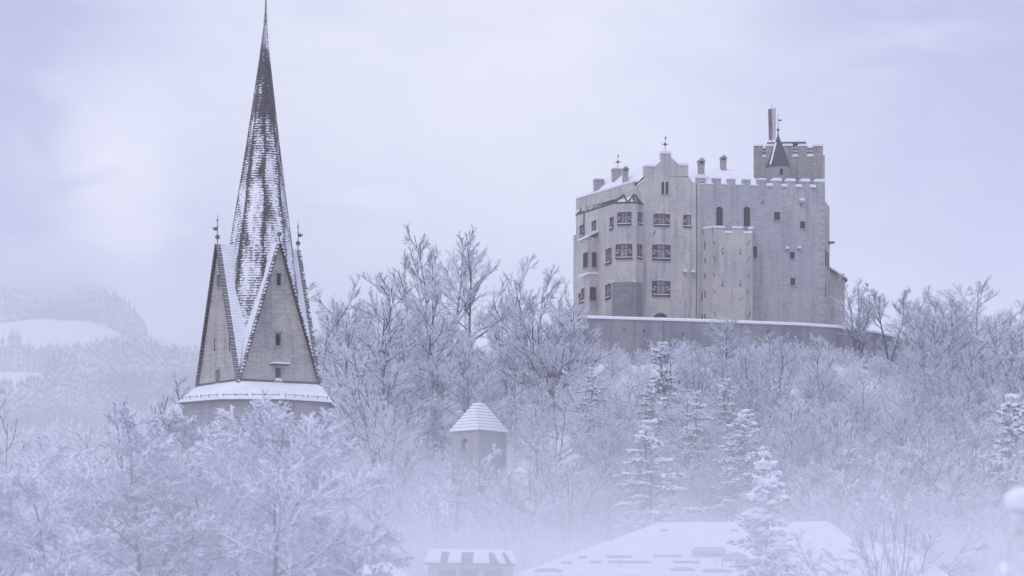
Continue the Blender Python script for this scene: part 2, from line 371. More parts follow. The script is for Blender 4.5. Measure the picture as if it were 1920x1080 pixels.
def window(parent, pl, px, py, w, h, style='plain', snow=True, name='window'):
    a0, a1, z0, z1 = rect(pl, px, py, w, h); h0, h1, g0, g1 = hole_of(pl, px, py, w, h, style)
    fw = min(0.12, (h1 - h0) * 0.12)
    mb = MB()
    for b in ((h0, h0 + fw, g0, g1), (h1 - fw, h1, g0, g1), (h0 + fw, h1 - fw, g0, g0 + fw), (h0 + fw, h1 - fw, g1 - fw, g1)):
        slab(mb, pl, *b, -0.20, -0.06)
    if h1 - h0 > 0.7:
        c = (h0 + h1) / 2; t = g0 + (g1 - g0) * 0.62
        slab(mb, pl, c - 0.05, c + 0.05, g0 + fw, g1 - fw, -0.19, -0.08); slab(mb, pl, h0 + fw, c - 0.05, t, t + 0.1, -0.19, -0.08); slab(mb, pl, c + 0.05, h1 - fw, t, t + 0.1, -0.19, -0.08)
    f = mb.build(name, ['wood'], parent)
    pd = -0.11 if style in ('both', 'left', 'right') else -0.21
    pb = MB(); pb.poly([pl.pt(h0, g0, pd), pl.pt(h1, g0, pd), pl.pt(h1, g1, pd), pl.pt(h0, g1, pd)])
    pb.build('pane', ['glass' if style in ('both', 'left', 'right') else 'dark'], f)
    if style in ('both', 'left'): shutter(f, pl, a0, h0 - 0.03, z0 + (g0 - z0) * 0.5, g1 - 0.03 * (z1 - z0), False)
    if style in ('both', 'right'): shutter(f, pl, h1 + 0.03, a1, z0 + (g0 - z0) * 0.5, g1 - 0.03 * (z1 - z0), True)
    if style in ('both', 'left', 'right'):
        sb = MB(); slab(sb, pl, a0 + 0.1, a1 - 0.1, g0 - 0.11, g0 - 0.02, 0.10, 0.28)
        sb.build('snow_ledge', ['snow'], f); sb = MB(); slab(sb, pl, h0, h1, g1 + 0.02, g1 + 0.08, 0.003, 0.2); sb.build('snow_cap', ['snow'], f)
        bb = MB(); slab(bb, pl, a0, a1, z0 - 0.06, z0 + (g0 - z0) * 0.45, 0.02, 0.2); bb.build('sill', ['red'], f)
    elif snow:
        sb = MB(); slab(sb, pl, a0 - 0.08, a1 + 0.08, z0 - 0.12, z0, 0.003, 0.16); sb.build('sill', ['stone'], f)
    return f
def arch_window(parent, pl, px, py, w, h, mat='dark'):
    """tall round-headed opening: frame ring and leaded pane set back in the wall"""
    a0, a1, z0, z1 = rect(pl, px, py, w, h); c = (a0 + a1) / 2; r = (a1 - a0) / 2; zs = z1 - r
    arc = [(c + r * math.cos(t), zs + r * math.sin(t)) for t in np.linspace(0, math.pi, 13)]
    big = [(c + (r + 0.13) * math.cos(t), zs + (r + 0.13) * math.sin(t)) for t in np.linspace(0, math.pi, 13)]
    inn, outr = [(a1, z0)] + arc + [(a0, z0)], [(a1 + 0.13, z0)] + big + [(a0 - 0.13, z0)]
    mb = MB()
    for i in range(len(inn) - 1):
        p, q, s, t = outr[i], outr[i + 1], inn[i + 1], inn[i]
        mb.poly([pl.pt(*x, 0.04) for x in (p, q, s, t)]); mb.poly([pl.pt(*t, 0.04), pl.pt(*s, 0.04), pl.pt(*s, -0.25), pl.pt(*t, -0.25)])
        mb.poly([pl.pt(*q, 0.04), pl.pt(*p, 0.04), pl.pt(*p, -0.01), pl.pt(*q, -0.01)])
    slab(mb, pl, a0 - 0.15, a1 + 0.15, z0 - 0.14, z0, 0.003, 0.14)
    f = mb.build('window', ['stone'], parent)
    pb = MB(); pb.poly([pl.pt(*x, -0.24) for x in inn[::-1]][::-1], 0)
    for k in range(1, 5): z = z0 + (zs - z0) * k / 4.6; slab(pb, pl, a0, a1, z, z + 0.06, -0.235, -0.20, 1)
    slab(pb, pl, c - 0.03, c + 0.03, z0, zs + r * 0.95, -0.235, -0.205, 1)
    pb.build('pane', [mat, 'iron'], f)
def spandrels(mb, pl, px, py, w, h, m):
    """fills the square corners above a round head"""
    a0, a1, z0, z1 = rect(pl, px, py, w, h); c = (a0 + a1) / 2; r = (a1 - a0) / 2; zs = z1 - r
    ts = np.linspace(0, math.pi / 2, 7)
    R_ = [pl.pt(c + r * math.cos(t), zs + r * math.sin(t)) for t in ts]; L_ = [pl.pt(c - r * math.cos(t), zs + r * math.sin(t)) for t in ts]
    for i in range(6):
        mb.poly([R_[i], pl.pt(a1, z1), R_[i + 1]], m); mb.poly([L_[i + 1], pl.pt(a0, z1), L_[i]], m)
    return (a0, a1, z0, z1)

win_front = [(1240.6, 412, 30, 24, 'both'), (1289, 414, 16, 24, 'left'), (1240, 472.6, 34, 30, 'both'), (1239.4, 540.5, 34, 30, 'both'),
             (1457, 405, 13, 17, 'plain'), (1505, 422, 11, 15, 'plain'), (1485.6, 479, 10, 14, 'plain'), (1486.7, 528, 10, 15, 'plain'), (1416, 473, 8, 23, 'plain')]
win_bf = [(1170.8, 409.3, 26, 25, 'both'), (1170, 471, 31, 29, 'both')]
win_br = [(1199.4, 409, 8, 24, 'right'), (1199, 471, 9, 29, 'right')]
win_l = [(1147.3, 418, 6.5, 24, 'both'), (1114, 425, 8, 24, 'both'), (1091.4, 433, 8, 25, 'both'), (1141.5, 480, 10, 30, 'both'), (1140.7, 546, 10, 29, 'both'),
         (1087.2, 562, 4, 26, 'both'), (1095.7, 553, 10, 28, 'both')]
arch_front = [(1349, 406, 12, 37), (1400.5, 406, 12, 37)]
cellar = (1238.4, 598, 30, 26)
w = MB()
holes = [hole_of(PA, *v) for v in win_front] + [spandrels(w, PA, *v, 0) for v in arch_front] + [spandrels(w, PA, 1238.4, 598, 30, 22, 0)]
aR = PA.a(1311)
lh = [h for h in holes if h[1] < aR]; rh = [h for h in holes if h[0] > aR]
zG = PA.z(1247, 366)
holed_wall(w, PA, PA.a(1204), aR, Z0, zG, lh, 0.3, 0)
holed_wall(w, PA, PA.a(1190), PA.a(1204), PBF.z(1190, 380.5), zG, [], 0.3, 0)
holed_wall(w, PA, aR, PA.len, Z0, ZC, rh, 0.3, 1)
for pl, ws, zt in ((PBF, win_bf, ZH), (PBR, win_br, ZH), (PL, win_l, ZH)):
    holed_wall(w, pl, 0, pl.len, Z0, zt, [hole_of(pl, *v) for v in ws], 0.3, 0)
w.poly([PL.pt(0, ZH), PL.pt(PL.len, ZH), PL.pt(0, 57.25)], 0)
# upper wall set back over the hoods, the core, the right end and the back
w.poly([PUL.pt(0, 55.0), PUL.pt(PUL.len, 55.0), PUL.pt(PUL.len, ZC), PUL.pt(0, ZC)], 0)
core = [(p[0] + 0.2, p[1] + 0.45) for p in (B3, B2, B1)] + [frontP(1206, 0.45), frontP(1546, 0.45)]
e0, e1 = frontP(1547), frontP(1547, 24); b3b = (B3[0] + 2.0, B3[1] + 6)
poly = core + [frontP(1545, 23.6), b3b]
w.prism([(x, y, Z0) for x, y in poly], (0, 0, 55.9 - Z0), 2)
up = [frontP(1191, 0.45), frontP(1546, 0.45), frontP(1545, 23.6), b3b, (B3[0] + 0.6, B3[1])]
w.prism([(x, y, 55.95) for x, y in up], (0, 0, 59.1 - 55.95), 2)
w.poly([(*e0, Z0), (*e1, Z0), (*e1, ZC), (*e0, ZC)], 1)
main_wall = w.build('main_wall', ['plaster', 'rubble', 'dark'], castle)
# quoins down the right corner
for i, z in enumerate(np.arange(38, 59, 0.95)):
    q = MB(); slab(q, PA, PA.len - (0.95 if i % 2 else 0.55), PA.len - 0.01, z, z + 0.42, 0.003, 0.02); q.build('quoin', ['stone'], main_wall)
# bare stone foot of the bay
st = MB()
foot = [Plane(P2(1148, 396.2), P2(1192.5, 395.5)), Plane(P2(1192.5, 395.5), P2(1204, 397.4))]
zt = foot[0].z(1170, 529)
for pl in foot: st.poly([pl.pt(0, Z0), pl.pt(pl.len, Z0), pl.pt(pl.len, zt), pl.pt(0, zt)])
c4 = [P2(1148, 396.2), P2(1192.5, 395.5), P2(1204, 397.4), P2(1192, 397), P2(1152, 397.4)]
st.poly([(x, y, zt) for x, y in c4]); st.poly([(*c4[0], zt), (*c4[4], zt), (*c4[4], Z0), (*c4[0], Z0)])
st.build('bay_foot', ['roughstone'], castle)
sb = MB(); sb.prism([(x, y, zt + 0.003) for x, y in (P2(1147, 396.0), P2(1151, 395.9), P2(1152, 397.2), P2(1149, 397.2))], (0, 0, 0.18)); sb.prism([(x, y, zt + 0.003) for x, y in (P2(1186, 395.5), P2(1192.5, 395.4), P2(1193, 396), P2(1187, 396))], (0, 0, 0.15))
sb.build('snow_cap', ['snow'], castle)

# hoods: snow-filled steps with slate-edged triangles where the bay turns into the wall above
hd = MB()
T3, T2, T1, TA = PL.pt(0, 57.25), PBF.pt(0, ZH), PBF.pt(PBF.len, ZH), PBR.pt(PBR.len, ZH)
U3, U2, UC = PUL.pt(0.2, 57.9, 0.01), PUL.pt(PUL.len - 3.2, 57.6, 0.01), PUL.pt(PUL.len, 57.7, 0.01)
for p in ([T3, T2, U2, U3], [T2, T1, UC], [T2, UC, U2], [T1, TA, UC]): hd.poly(p, 0)
for i in range(8):
    s = i / 8.0; p = T3.lerp(T2, s + 0.02); q2 = T3.lerp(T2, s + 0.105); apex = PUL.pt(0.2 + (PUL.len - 2.5) * (s + 0.11), 57.95 - 0.1 * s, 0.05)
    hd.prism([p + Vector((0, 0, 0.02)), q2 + Vector((0, 0, 0.30)), apex], (0, 0, 0.10), 1)
def edge(p, q_, r=0.13): hd.bar(p, q_, r, r, 5, 1)
ap1, ap2 = PBF.at(1168, 363.6, -0.7), PBF.at(1188, 363.6, -0.4)
for p in ((T2, ap1), (ap1, PBF.pt(PBF.len * 0.62, ZH)), (PBF.pt(PBF.len * 0.62, ZH), ap2), (ap2, TA), (T3, T2), (T2, T1), (T1, TA)): edge(*p)
hd.prism([ap2, PBF.pt(PBF.len, ZH + 0.05, 0.05), PBF.pt(PBF.len * 0.84, ZH + 0.45, 0.0)], (0, 0, 0.08), 1)
hd.prism([ap2, TA, PBR.pt(PBR.len * 0.35, ZH + 0.1, 0.05)], (0, 0, 0.08), 1)
hd.build('hood', ['snow', 'wood'], castle)

# windows
for v in win_front: window(castle, PA, *v)
for v in win_bf: window(castle, PBF, *v)
for v in win_br: window(castle, PBR, *v)
for v in win_l: window(castle, PL, *v)
for v in arch_front: arch_window(castle, PA, *v)
arch_window(castle, PA, 1238.4, 598, 30, 22, 'wood')

# stepped gable
gz_ = lambda px, py: (PA.a(px), PA.z(px, py))
g = MB()
tw = [rect(PA, 1243, 352, 5.6, 23), rect(PA, 1250.8, 352, 5.6, 23)]
ga0, ga1, gt = PA.a(1208), PA.a(1290.5), PA.z(1247, 331)
holed_wall(g, PA, ga0, ga1, zG, gt, [(t[0], t[1], max(t[2], zG + 0.01), t[3]) for t in tw], 0.3)
for v in ((1243, 352, 5.6, 23), (1250.8, 352, 5.6, 23)): spandrels(g, PA, *v, 0)
for ptsx in ('L', 'R',
             [(1208, 331), (1239.5, 331), (1239.5, 302), (1227, 313.5), (1208, 312.5)], [(1239.5, 331), (1258, 331), (1258, 288), (1239.5, 288)],
             [(1258, 331), (1290.5, 331), (1290.5, 310), (1273, 310), (1258, 295.5)]):
    if ptsx == 'L': pts = [(PA.a(1190), zG), (PA.a(1208), zG), (PA.a(1208), PA.z(1208, 337)), (PA.a(1194.7), PA.z(1194.7, 348)), (PA.a(1190), PA.z(1190, 347))]
    elif ptsx == 'R': pts = [(PA.a(1290.5), zG), (aR, zG), (aR, PA.z(1311, 342)), gz_(1297.6, 341.5), gz_(1290.5, 331)]
    else: pts = [gz_(*p) for p in ptsx]
    g.prism([PA.pt(a, z) for a, z in pts], PA.n * -0.8, 0)
g.poly([PA.pt(ga0, zG, -0.8), PA.pt(ga0, gt, -0.8), PA.pt(ga1, gt, -0.8), PA.pt(ga1, zG, -0.8)], 0)
gable = g.build('gable_wall', ['plaster'], castle)
s = MB()
def cap(mb, pl, x0, x1, py, th=5.0, o0=-0.85, o1=0.12):
    a0, a1 = pl.a(x0) - 0.08, pl.a(x1) + 0.08; z = pl.z((x0 + x1) / 2, py)
    h = th / F * 400; e = 0.18
    p = [pl.pt(a0, z + 0.003, o1), pl.pt(a1, z + 0.003, o1), pl.pt(a1, z + h * 0.6, o1), pl.pt(a1 - e, z + h, o1 - 0.1), pl.pt(a0 + e, z + h, o1 - 0.1), pl.pt(a0, z + h * 0.6, o1)]
    p = [pl.pt(a0, z + 0.003, o1), pl.pt(a1, z + 0.003, o1), pl.pt(a1, z + h * 0.55, o1), pl.pt(a1 - e, z + h, o1), pl.pt(a0 + e, z + h, o1), pl.pt(a0, z + h * 0.55, o1)]
    mb.prism(p, pl.n * (o0 - o1), 0)
cap(s, PA, 1239.5, 1258, 288, 5.5); cap(s, PA, 1208, 1227, 312.5, 4); cap(s, PA, 1273, 1290.5, 310, 5)
for (xa, ya), (xb, yb) in (((1227, 313.5), (1239.5, 302)), ((1194.7, 348), (1208, 337)), ((1258, 295.5), (1273, 310)), ((1290.5, 331), (1297.6, 341.5))):
    p, q_ = PA.at(xa, ya), PA.at(xb, yb); u = Vector((0, 0, 0.16))
    s.prism([p + PA.n * 0.06, q_ + PA.n * 0.06, q_ + PA.n * 0.06 + u, p + PA.n * 0.06 + u], PA.n * -0.9, 0)
s.build('snow_cap', ['snow'], gable)
tb = MB()
for t in tw: tb.poly([PA.pt(t[0], t[2], -0.26), PA.pt(t[1], t[2], -0.26), PA.pt(t[1], t[3], -0.26), PA.pt(t[0], t[3], -0.26)], 0)
slab(tb, PA, tw[0][0] - 0.1, tw[1][1] + 0.1, tw[0][2] - 0.16, tw[0][2] - 0.01, 0.003, 0.16, 1)
tb.build('window', ['dark', 'stone'], gable)

# battlements of the main front
for x0, x1, py, th in ((1306.7, 1324, 334, 7), (1337, 1352, 335, 2.5), (1365, 1379, 336.3, 2.5), (1393, 1407.5, 337.2, 2.5), (1421, 1436, 337.2, 3), (1449, 1465, 339, 5.5), (1475, 1491, 340, 5.5), (1502.5, 1518, 340.5, 5.5), (1529, 1546, 341, 5.5)):
    b = MB(); a0, a1 = PA.a(x0), PA.a(x1); z = PA.z((x0 + x1) / 2, py)
    zb = ZC if x0 > 1311 else PA.z(1315, 342)
    slab(b, PA, a0, a1, zb + 0.002, z, -0.8, 0); o = b.build('merlon', ['rubble'], castle)
    c = MB(); cap(c, PA, x0, x1, py, th); c.build('snow_cap', ['snow'], o)
b = MB(); slab(b, PA, PA.a(1311), PA.len, ZC - 1.2, ZC, -0.8, -0.302); b.build('parapet', ['rubble'], castle)
s = MB()
for x0, x1 in ((1437, 1448), (1465.5, 1474.5), (1491.5, 1502), (1518.5, 1528.5)): cap(s, PA, x0, x1, PA_py if False else HZ - (ZC + 0.004) / PA.y((x0 + x1) / 2) * F, 5.5, -0.75, 0.25)
for x0, x1 in ((1324.5, 1336.5), (1352.5, 1364.5), (1379.5, 1392.5), (1408, 1420.5)): cap(s, PA, x0, x1, HZ - (ZC + 0.004) / PA.y((x0 + x1) / 2) * F, 2.5, -0.75, 0.1)
s.build('snow_cap', ['snow'], castle)

# roofs
def backP(px, back): return frontP(px, back)
def roof_part(pts_list, name, mats, parent=castle):
    mb = MB()
    for p, m in pts_list: mb.poly(p, m)
    return mb.build(name, mats, parent)
ld = -PUL.u                                               # from the front corner back along the left wall
zr = PA.z(1240, 297)
G0 = PA.pt(PA.a(1243), zr, -0.4); G1 = G0 + ld * 19.5
e_l0, e_l1 = PUL.pt(PUL.len - 0.3, ZC - 0.1, -0.5), PUL.pt(0.4, ZC - 0.1, -0.5)
e_r0 = PA.pt(PA.a(1300), ZC - 0.3, -0.4); e_r1 = e_r0 + ld * 19.5
hip = G0 + ld * 17.0
roof_part([([e_l1, e_l0, G0, hip], 0), ([G0, e_r0, e_r1, hip], 0), ([e_l1, hip, e_r1], 0)], 'roof', ['snow'])
zr2 = HZ - 315; D2 = front_y(1360) + 8; zr2 = zr2 / F * D2
Ra, Rb = Vector((*backP(1288, 8), zr2)), Vector((*backP(1431, 8), zr2 - 0.1))
Ea, Eb = Vector((*backP(1288, 0.85), ZC - 0.25)), Vector((*backP(1437, 0.85), ZC - 0.25))
Fa, Fb = Vector((*backP(1288, 15), ZC - 0.3)), Vector((*backP(1437, 15), ZC - 0.3))
roof_part([([Ea, Eb, Rb, Ra], 0), ([Ra, Rb, Fb, Fa], 0), ([Eb, Fb, Rb], 0)], 'roof', ['snow'])
s = MB(); slab(s, PUL, 0, PUL.len, ZC + 0.002, ZC + 0.30, -0.6, 0.1); s.build('snow_cap', ['snow'], castle)

def chimney(px, py_top, py_bot, wpx, D, style):
    c = P2(px, D); hw = wpx / 2 / F * D; z0, z1 = (HZ - py_bot) / F * D, (HZ - py_top) / F * D
    ux = PA.u.x, PA.u.y
    mb = MB(); o = None
    if style == 'house':                                     # little gabled cap over openings
        body = z0 + (z1 - z0) * 0.62
        mb.box(c, ux, hw * 0.85, hw * 0.85, z0 - 0.6, body); 
        for sx in (-1, 1):
            mb.box((c[0] + ux[0] * sx * hw * 0.72, c[1] + ux[1] * sx * hw * 0.72), ux, hw * 0.22, hw * 0.8, body, body + (z1 - z0) * 0.16)
        mb.box(c, ux, hw, hw, body - 0.12, body - 0.02)
        o = mb.build('chimney', ['chimney'], castle)
        r = MB(); zb = body + (z1 - z0) * 0.16; e = hw * 1.25; v = (-ux[1], ux[0])
        A_ = [Vector((c[0] + ux[0] * a - v[0] * e, c[1] + ux[1] * a - v[1] * e, z)) for a, z in ((-e, zb), (e, zb), (0, z1))]
        r.prism(A_, Vector((v[0], v[1], 0)) * 2 * e, 0); r.build('cap_roof', ['stone'], o)
        k = MB(); k.box(c, ux, hw * 0.45, hw * 0.6, body, zb - 0.01); k.build('flue_opening', ['dark'], o)
    else:
        mb.box(c, ux, hw, hw * 0.8, z0 - 0.6, z1 - 0.25); mb.box(c, ux, hw * 1.12, hw * 0.92, z1 - 0.25, z1)
        o = mb.build('chimney', ['chimney'], castle)
        k = MB(); k.box(c, ux, hw * 0.9, hw * 0.7, z1 + 0.003, z1 + 0.16); k.build('snow_cap', ['snow'], o)
chimney(1122.5, 337, 358, 17, 412, 'block'); chimney(1156, 317, 332, 16, 409, 'block'); chimney(1172.5, 312, 336, 11, 403, 'house')
chimney(1314.5, 296, 327, 12.5, front_y(1314) + 3.2, 'house'); chimney(1356, 291, 317, 11.5, front_y(1356) + 8, 'house')

def vane(parent, base, h, style, ball=None):
    """rod with ball, cross or pennant"""
    mb = MB(); b = Vector(base); mb.bar(b, b + Vector((0, 0, h)), 0.05, 0.03, 6)
    o = mb.build('weather_vane', ['iron'], parent); k = MB()
    if ball: k.ball(b + Vector((0, 0, ball[0])), ball[1], 10, 0); k.build('finial_ball', ['gilt'], o)
    f = MB(); u = Vector((PA.u.x, PA.u.y, 0)); n = Vector((u.y, -u.x, 0)) * 0.04
    def plate(pts): f.prism([b + u * x + Vector((0, 0, z)) - n for x, z in pts], n * 2, 0)
    if style == 'cross':
        z = h * 0.46; plate([(-0.30, z), (0, z - 0.28), (0.30, z), (0, z + 0.28)]); plate([(-0.45, z - 0.05), (-0.31, z - 0.05), (-0.31, z + 0.05), (-0.45, z + 0.05)]); plate([(0.31, z - 0.05), (0.45, z - 0.05), (0.45, z + 0.05), (0.31, z + 0.05)])
        plate([(0.04, h * 0.78), (0.16, h * 0.8), (0.14, h * 0.93), (0.04, h)])
    elif style == 'pennant':
        z = h * 0.62; plate([(0.05, z), (0.30, z), (0.62, z + 0.04), (0.40, z + 0.12), (0.72, z + 0.25), (0.30, z + 0.22), (0.05, z + 0.24)])
    else:                                                   # scrolled cockerel plate, sx gives the side
        sx = style; z = h * 0.55
        plate([(0.04 * sx, z), (0.22 * sx, z - 0.02), (0.40 * sx, z + 0.12), (0.42 * sx, z + 0.30), (0.30 * sx, z + 0.18), (0.22 * sx, z + 0.34), (0.12 * sx, z + 0.20), (0.04 * sx, z + 0.42)])
        plate([(-0.03, h), (0.03, h), (0, h + 0.4)]); plate([(-0.09, h - 0.18), (0, h - 0.05), (0.09, h - 0.18), (0, h - 0.30)])
    f.build('vane_plate', ['iron'], o)
vane(castle, PA.at(1248.5, 283, -0.4), 2.2, 'cross')
vane(castle, at(1158.5, 316, 409), 2.1, 'cross')

# round turret with its pointed roof
td = front_y(1459) + 3.2; tcx = P2(1459, td); zf = lambda py, D=td: (HZ - py) / F * D
t = MB(); t.lathe(tcx, [(1.62, 56), (1.62, zf(313))], 16, 0, rot=0.2); turret = t.build('turret', ['turret'], castle)
t = MB(); t.lathe(tcx, [(1.86, zf(313.5)), (1.88, zf(311)), (1.5, zf(300)), (1.08, zf(286)), (0.52, zf(268)), (0.18, zf(257))], 8, 0, rot=0.35); t.build('turret_roof', ['slate_s'], turret)
t = MB(); 
for k in (-1.95,): 
    for (r0, z0_), (r1, z1_) in zip([(1.88, zf(311)), (1.5, zf(300)), (1.08, zf(286))], [(1.5, zf(300)), (1.08, zf(286)), (0.52, zf(268))]):
        ang = 0.35 + 2 * math.pi * 5 / 8 - 0.3
        t.bar((tcx[0] + (r0 + .02) * math.cos(ang), tcx[1] + (r0 + .02) * math.sin(ang), z0_), (tcx[0] + (r1 + .02) * math.cos(ang), tcx[1] + (r1 + .02) * math.sin(ang), z1_), 0.16, 0.13, 6)
t.build('snow_cap', ['snow'], turret)
t = MB(); t.lathe(tcx, [(0.16, zf(257)), (0.09, zf(252)), (0.12, zf(249))], 8); t.build('finial', ['iron'], turret)
vane(castle, (tcx[0], tcx[1], zf(250)), 2.9, 'pennant', (0.50, 0.24))
wp = Plane((tcx[0] + 0.0, tcx[1] - 1.62), (tcx[0] + 0.7, tcx[1] - 1.50)); t = MB()
aw = [(0.08, zf(331)), (0.56, zf(331)), (0.56, zf(323)), (0.47, zf(320)), (0.32, zf(318.5)), (0.17, zf(320)), (0.08, zf(323))]
t.prism([wp.pt(a, z, 0.03) for a, z in aw], wp.n * -0.2, 0); t.build('window', ['dark'], turret)

# the keep behind
kd = front_y(1480) + 16
PK = Plane((lambda c: (c[0] - PA.u.x * 5, c[1] - PA.u.y * 5))(P2(1413, kd)), (lambda c: (c[0] + PA.u.x * 5, c[1] + PA.u.y * 5))(P2(1413, kd)))
PK = Plane(P2(1413, kd), (P2(1413, kd)[0] + 0.996, P2(1413, kd)[1] - 0.088)); ka = PK.a(1543)
kz = lambda py: PK.z(1480, py)
zkb = kz(294)
kb = MB(); kb.prism([PK.pt(0, 50), PK.pt(ka, 50), PK.pt(ka, 50, -9.5), PK.pt(0, 50, -9.5)], (0, 0, zkb - 50), 0)
keep = kb.build('keep', ['keepstone'], castle)
k = MB(); k.prism([PK.pt(ka + 0.002, 50, -0.6), PK.pt(ka + 0.32, 50, -0.8), PK.pt(ka + 0.32, 50, -8), PK.pt(ka + 0.002, 50, -8)], (0, 0, kz(290) - 50)); k.build('keep_side_strip', ['plaster'], keep)  # added pale strip standing in for the keep's lighter right face
for x0, x1, py in ((1413.4, 1430, 274), (1435.7, 1486, 274), (1496.7, 1513, 274), (1524.7, 1543, 274)):
    m_ = MB(); slab(m_, PK, PK.a(x0), PK.a(x1), zkb + 0.002, kz(py), -0.8, 0); o = m_.build('merlon', ['keepstone'], keep)
    c = MB(); cap(c, PK, x0, x1, py, 4.5); c.build('snow_cap', ['snow'], o)
for i in range(3):                                          # side and rear merlons seen through the gaps
    for side in (0.0, ka - 0.8):
        m_ = MB(); m_.prism([PK.pt(side, zkb, -2.4 - i * 2.6), PK.pt(side + 0.8, zkb, -2.4 - i * 2.6), PK.pt(side + 0.8, zkb, -3.9 - i * 2.6), PK.pt(side, zkb, -3.9 - i * 2.6)], (0, 0, 1.5)); m_.build('merlon', ['keepstone'], keep)
s = MB()
for x0, x1 in ((1430.5, 1435.2), (1486.5, 1496.2), (1513.5, 1524.2)): cap(s, PK, x0, x1, HZ - (zkb + 0.004) / PK.y(x0) * F, 4.5, -0.75, 0.1)
s.build('snow_cap', ['snow'], keep)
for x0, x1 in ((1430, 1435.7), (1486, 1496.7), (1513, 1524.7)):      # boarded embrasures with snow on the boards
    hb_ = MB(); a0, a1 = PK.a(x0) + .003, PK.a(x1) - .003; top_ = kz(274) - .1
    slab(hb_, PK, a0, a1, zkb + .01, top_, -.62, -.56, 0)
    for f_ in (.42, .78): z = zkb + (top_ - zkb) * f_; slab(hb_, PK, a0, a1, z, z + .13, -.555, -.40, 1)
    hb_.build('embrasure_board', ['snow', 'wood'], keep)
rk = MB()
za, zb_ = kz(279), kz(266.5)
for a in (PK.a(1438.5), PK.a(1489), PK.a(1509.5)): rk.box(PK.pt(a, 0, -3.2)[:2], (PK.u.x, PK.u.y), 0.14, 0.14, zkb, zb_)
slab(rk, PK, PK.a(1438), PK.a(1512), zb_, zb_ + 0.28, -6.5, -1.6)
for z in (zkb + 0.55, zkb + 1.05): slab(rk, PK, PK.a(1439), PK.a(1512), z, z + 0.16, -3.0, -2.8)
rk = rk.build('timber_shelter', ['wood'], keep)
s = MB(); slab(s, PK, PK.a(1438.4), PK.a(1511.6), zb_ + 0.283, zb_ + 0.42, -6.4, -1.7)
slab(s, PK, PK.a(1440), PK.a(1487), zkb + 1.3, zb_ - 0.1, -2.75, -2.7); slab(s, PK, PK.a(1491), PK.a(1510), zkb + 1.3, zb_ - 0.1, -2.75, -2.7); s.build('snow_cap', ['snow'], rk)

# half-octagon bastion on the front
bz = PA.z(1370, 441); BP = [frontP(1317), frontP(1329, -2.0), frontP(1399, -2.6), frontP(1413, -0.4)]
BP = [frontP(1318, -0.02), frontP(1330, -2.2), frontP(1402, -2.4), frontP(1411, -0.02)]
planes = [Plane(BP[i], BP[i + 1]) for i in range(3)]
bm_ = MB(); bm_.prism([(x, y, Z0) for x, y in BP], (0, 0, bz - Z0), 0)
for pl, segs in zip(planes, (((0.0, 1.0),), ((0.02, 0.26), (0.52, 0.78)), ((0.05, 0.95),))):
    for s0, s1 in segs:
        pass
bast = bm_.build('bastion', ['plaster'], castle)
for pl, segs in zip(planes, (((0.1, 0.85),), ((0.0, 0.26), (0.50, 0.74)), ((0.05, 0.9),))):
    for s0, s1 in segs:
        m_ = MB(); slab(m_, pl, pl.len * s0, pl.len * s1, bz + 0.002, bz + 0.72, -0.55, 0.0); o = m_.build('merlon', ['plaster'], bast)
        c = MB(); slab(c, pl, pl.len * s0 - 0.1, pl.len * s1 + 0.1, bz + 0.724, bz + 1.0, -0.65, 0.12); c.build('snow_cap', ['snow'], o)
s = MB()
for s0, s1 in ((0.27, 0.49), (0.75, 0.99)): slab(s, planes[1], planes[1].len * s0, planes[1].len * s1, bz + 0.003, bz + 0.32, -0.9, 0.10)
s.build('snow_cap', ['snow'], bast)
l = MB()
for px, py, h in ((1355, 469, 10), (1388, 470, 10), (1355, 529, 10), (1388, 529, 10)):
    pl = planes[1]; a = pl.a(px); z1, z0 = pl.z(px, py - h / 2), pl.z(px, py + h / 2)
    slab(l, pl, a - 0.045, a + 0.045, z0, z1, 0.002, 0.02); slab(l, pl, a - 0.12, a + 0.12, z0 - 0.2, z0, 0.002, 0.02)
for px, py, dx, dy in ((1339, 455, 4, 7), (1339.5, 484, 5, 8), (1339, 515, 3, 6), (1339, 546, 4, 8), (1404, 455, -5, 10), (1404, 485, -4, 9), (1403, 517, -3, 8), (1402, 548, -5, 8), (1405, 590, -5, 12), (1340, 588, 3, 8), (1389, 561, -5, 4)):
    pl = planes[1]; p, q_ = pl.at(px - dx / 2, py - dy / 2, 0.0), pl.at(px + dx / 2, py + dy / 2, 0.0); l.bar(p, q_, 0.05, 0.05, 5)
for px, y0, y1 in ((1322, 452, 468), (1322.5, 484, 494), (1322, 512, 522), (1322, 545, 558), (1322, 588, 602)):
    pl = planes[0]; a = pl.a(px); slab(l, pl, a - 0.12, a + 0.1, pl.z(px, y1), pl.z(px, y0), 0.002, 0.02)
l.build('arrow_slit', ['dark'], bast)

# oriel on the left wall
a_n = PL.a(1121.5); d = 4.3; o_ = 1.5
ori = MB(); zt, zb2 = PL.z(1121, 446), PL.z(1110, 515)
def pbox(mb, pl, a0, a1, z0, z1, o0, o1, m=0): slab(mb, pl, a0, a1, z0, z1, o0, o1, m)
pbox(ori, PL, a_n - d, a_n, zb2, zt, 0.0, o_)
oriel = ori.build('oriel', ['plaster'], castle)
r = MB(); zt2 = PL.z(1121, 435)
E = [PL.pt(a_n - d - 0.2, zt + 0.003, o_ + 0.25), PL.pt(a_n + 0.2, zt + 0.003, o_ + 0.25), PL.pt(a_n + 0.2, zt2, 0.0), PL.pt(a_n - d - 0.2, zt2, 0.0)]
r.prism(E, (0, 0, 0.28)); r.build('oriel_roof', ['snow'], oriel)
s = MB(); slab(s, PL, a_n - d - 0.1, a_n + 0.1, zb2 - 0.3, zb2 - 0.003, 0.003, o_ + 0.15); s.build('snow_ledge', ['snow'], oriel)
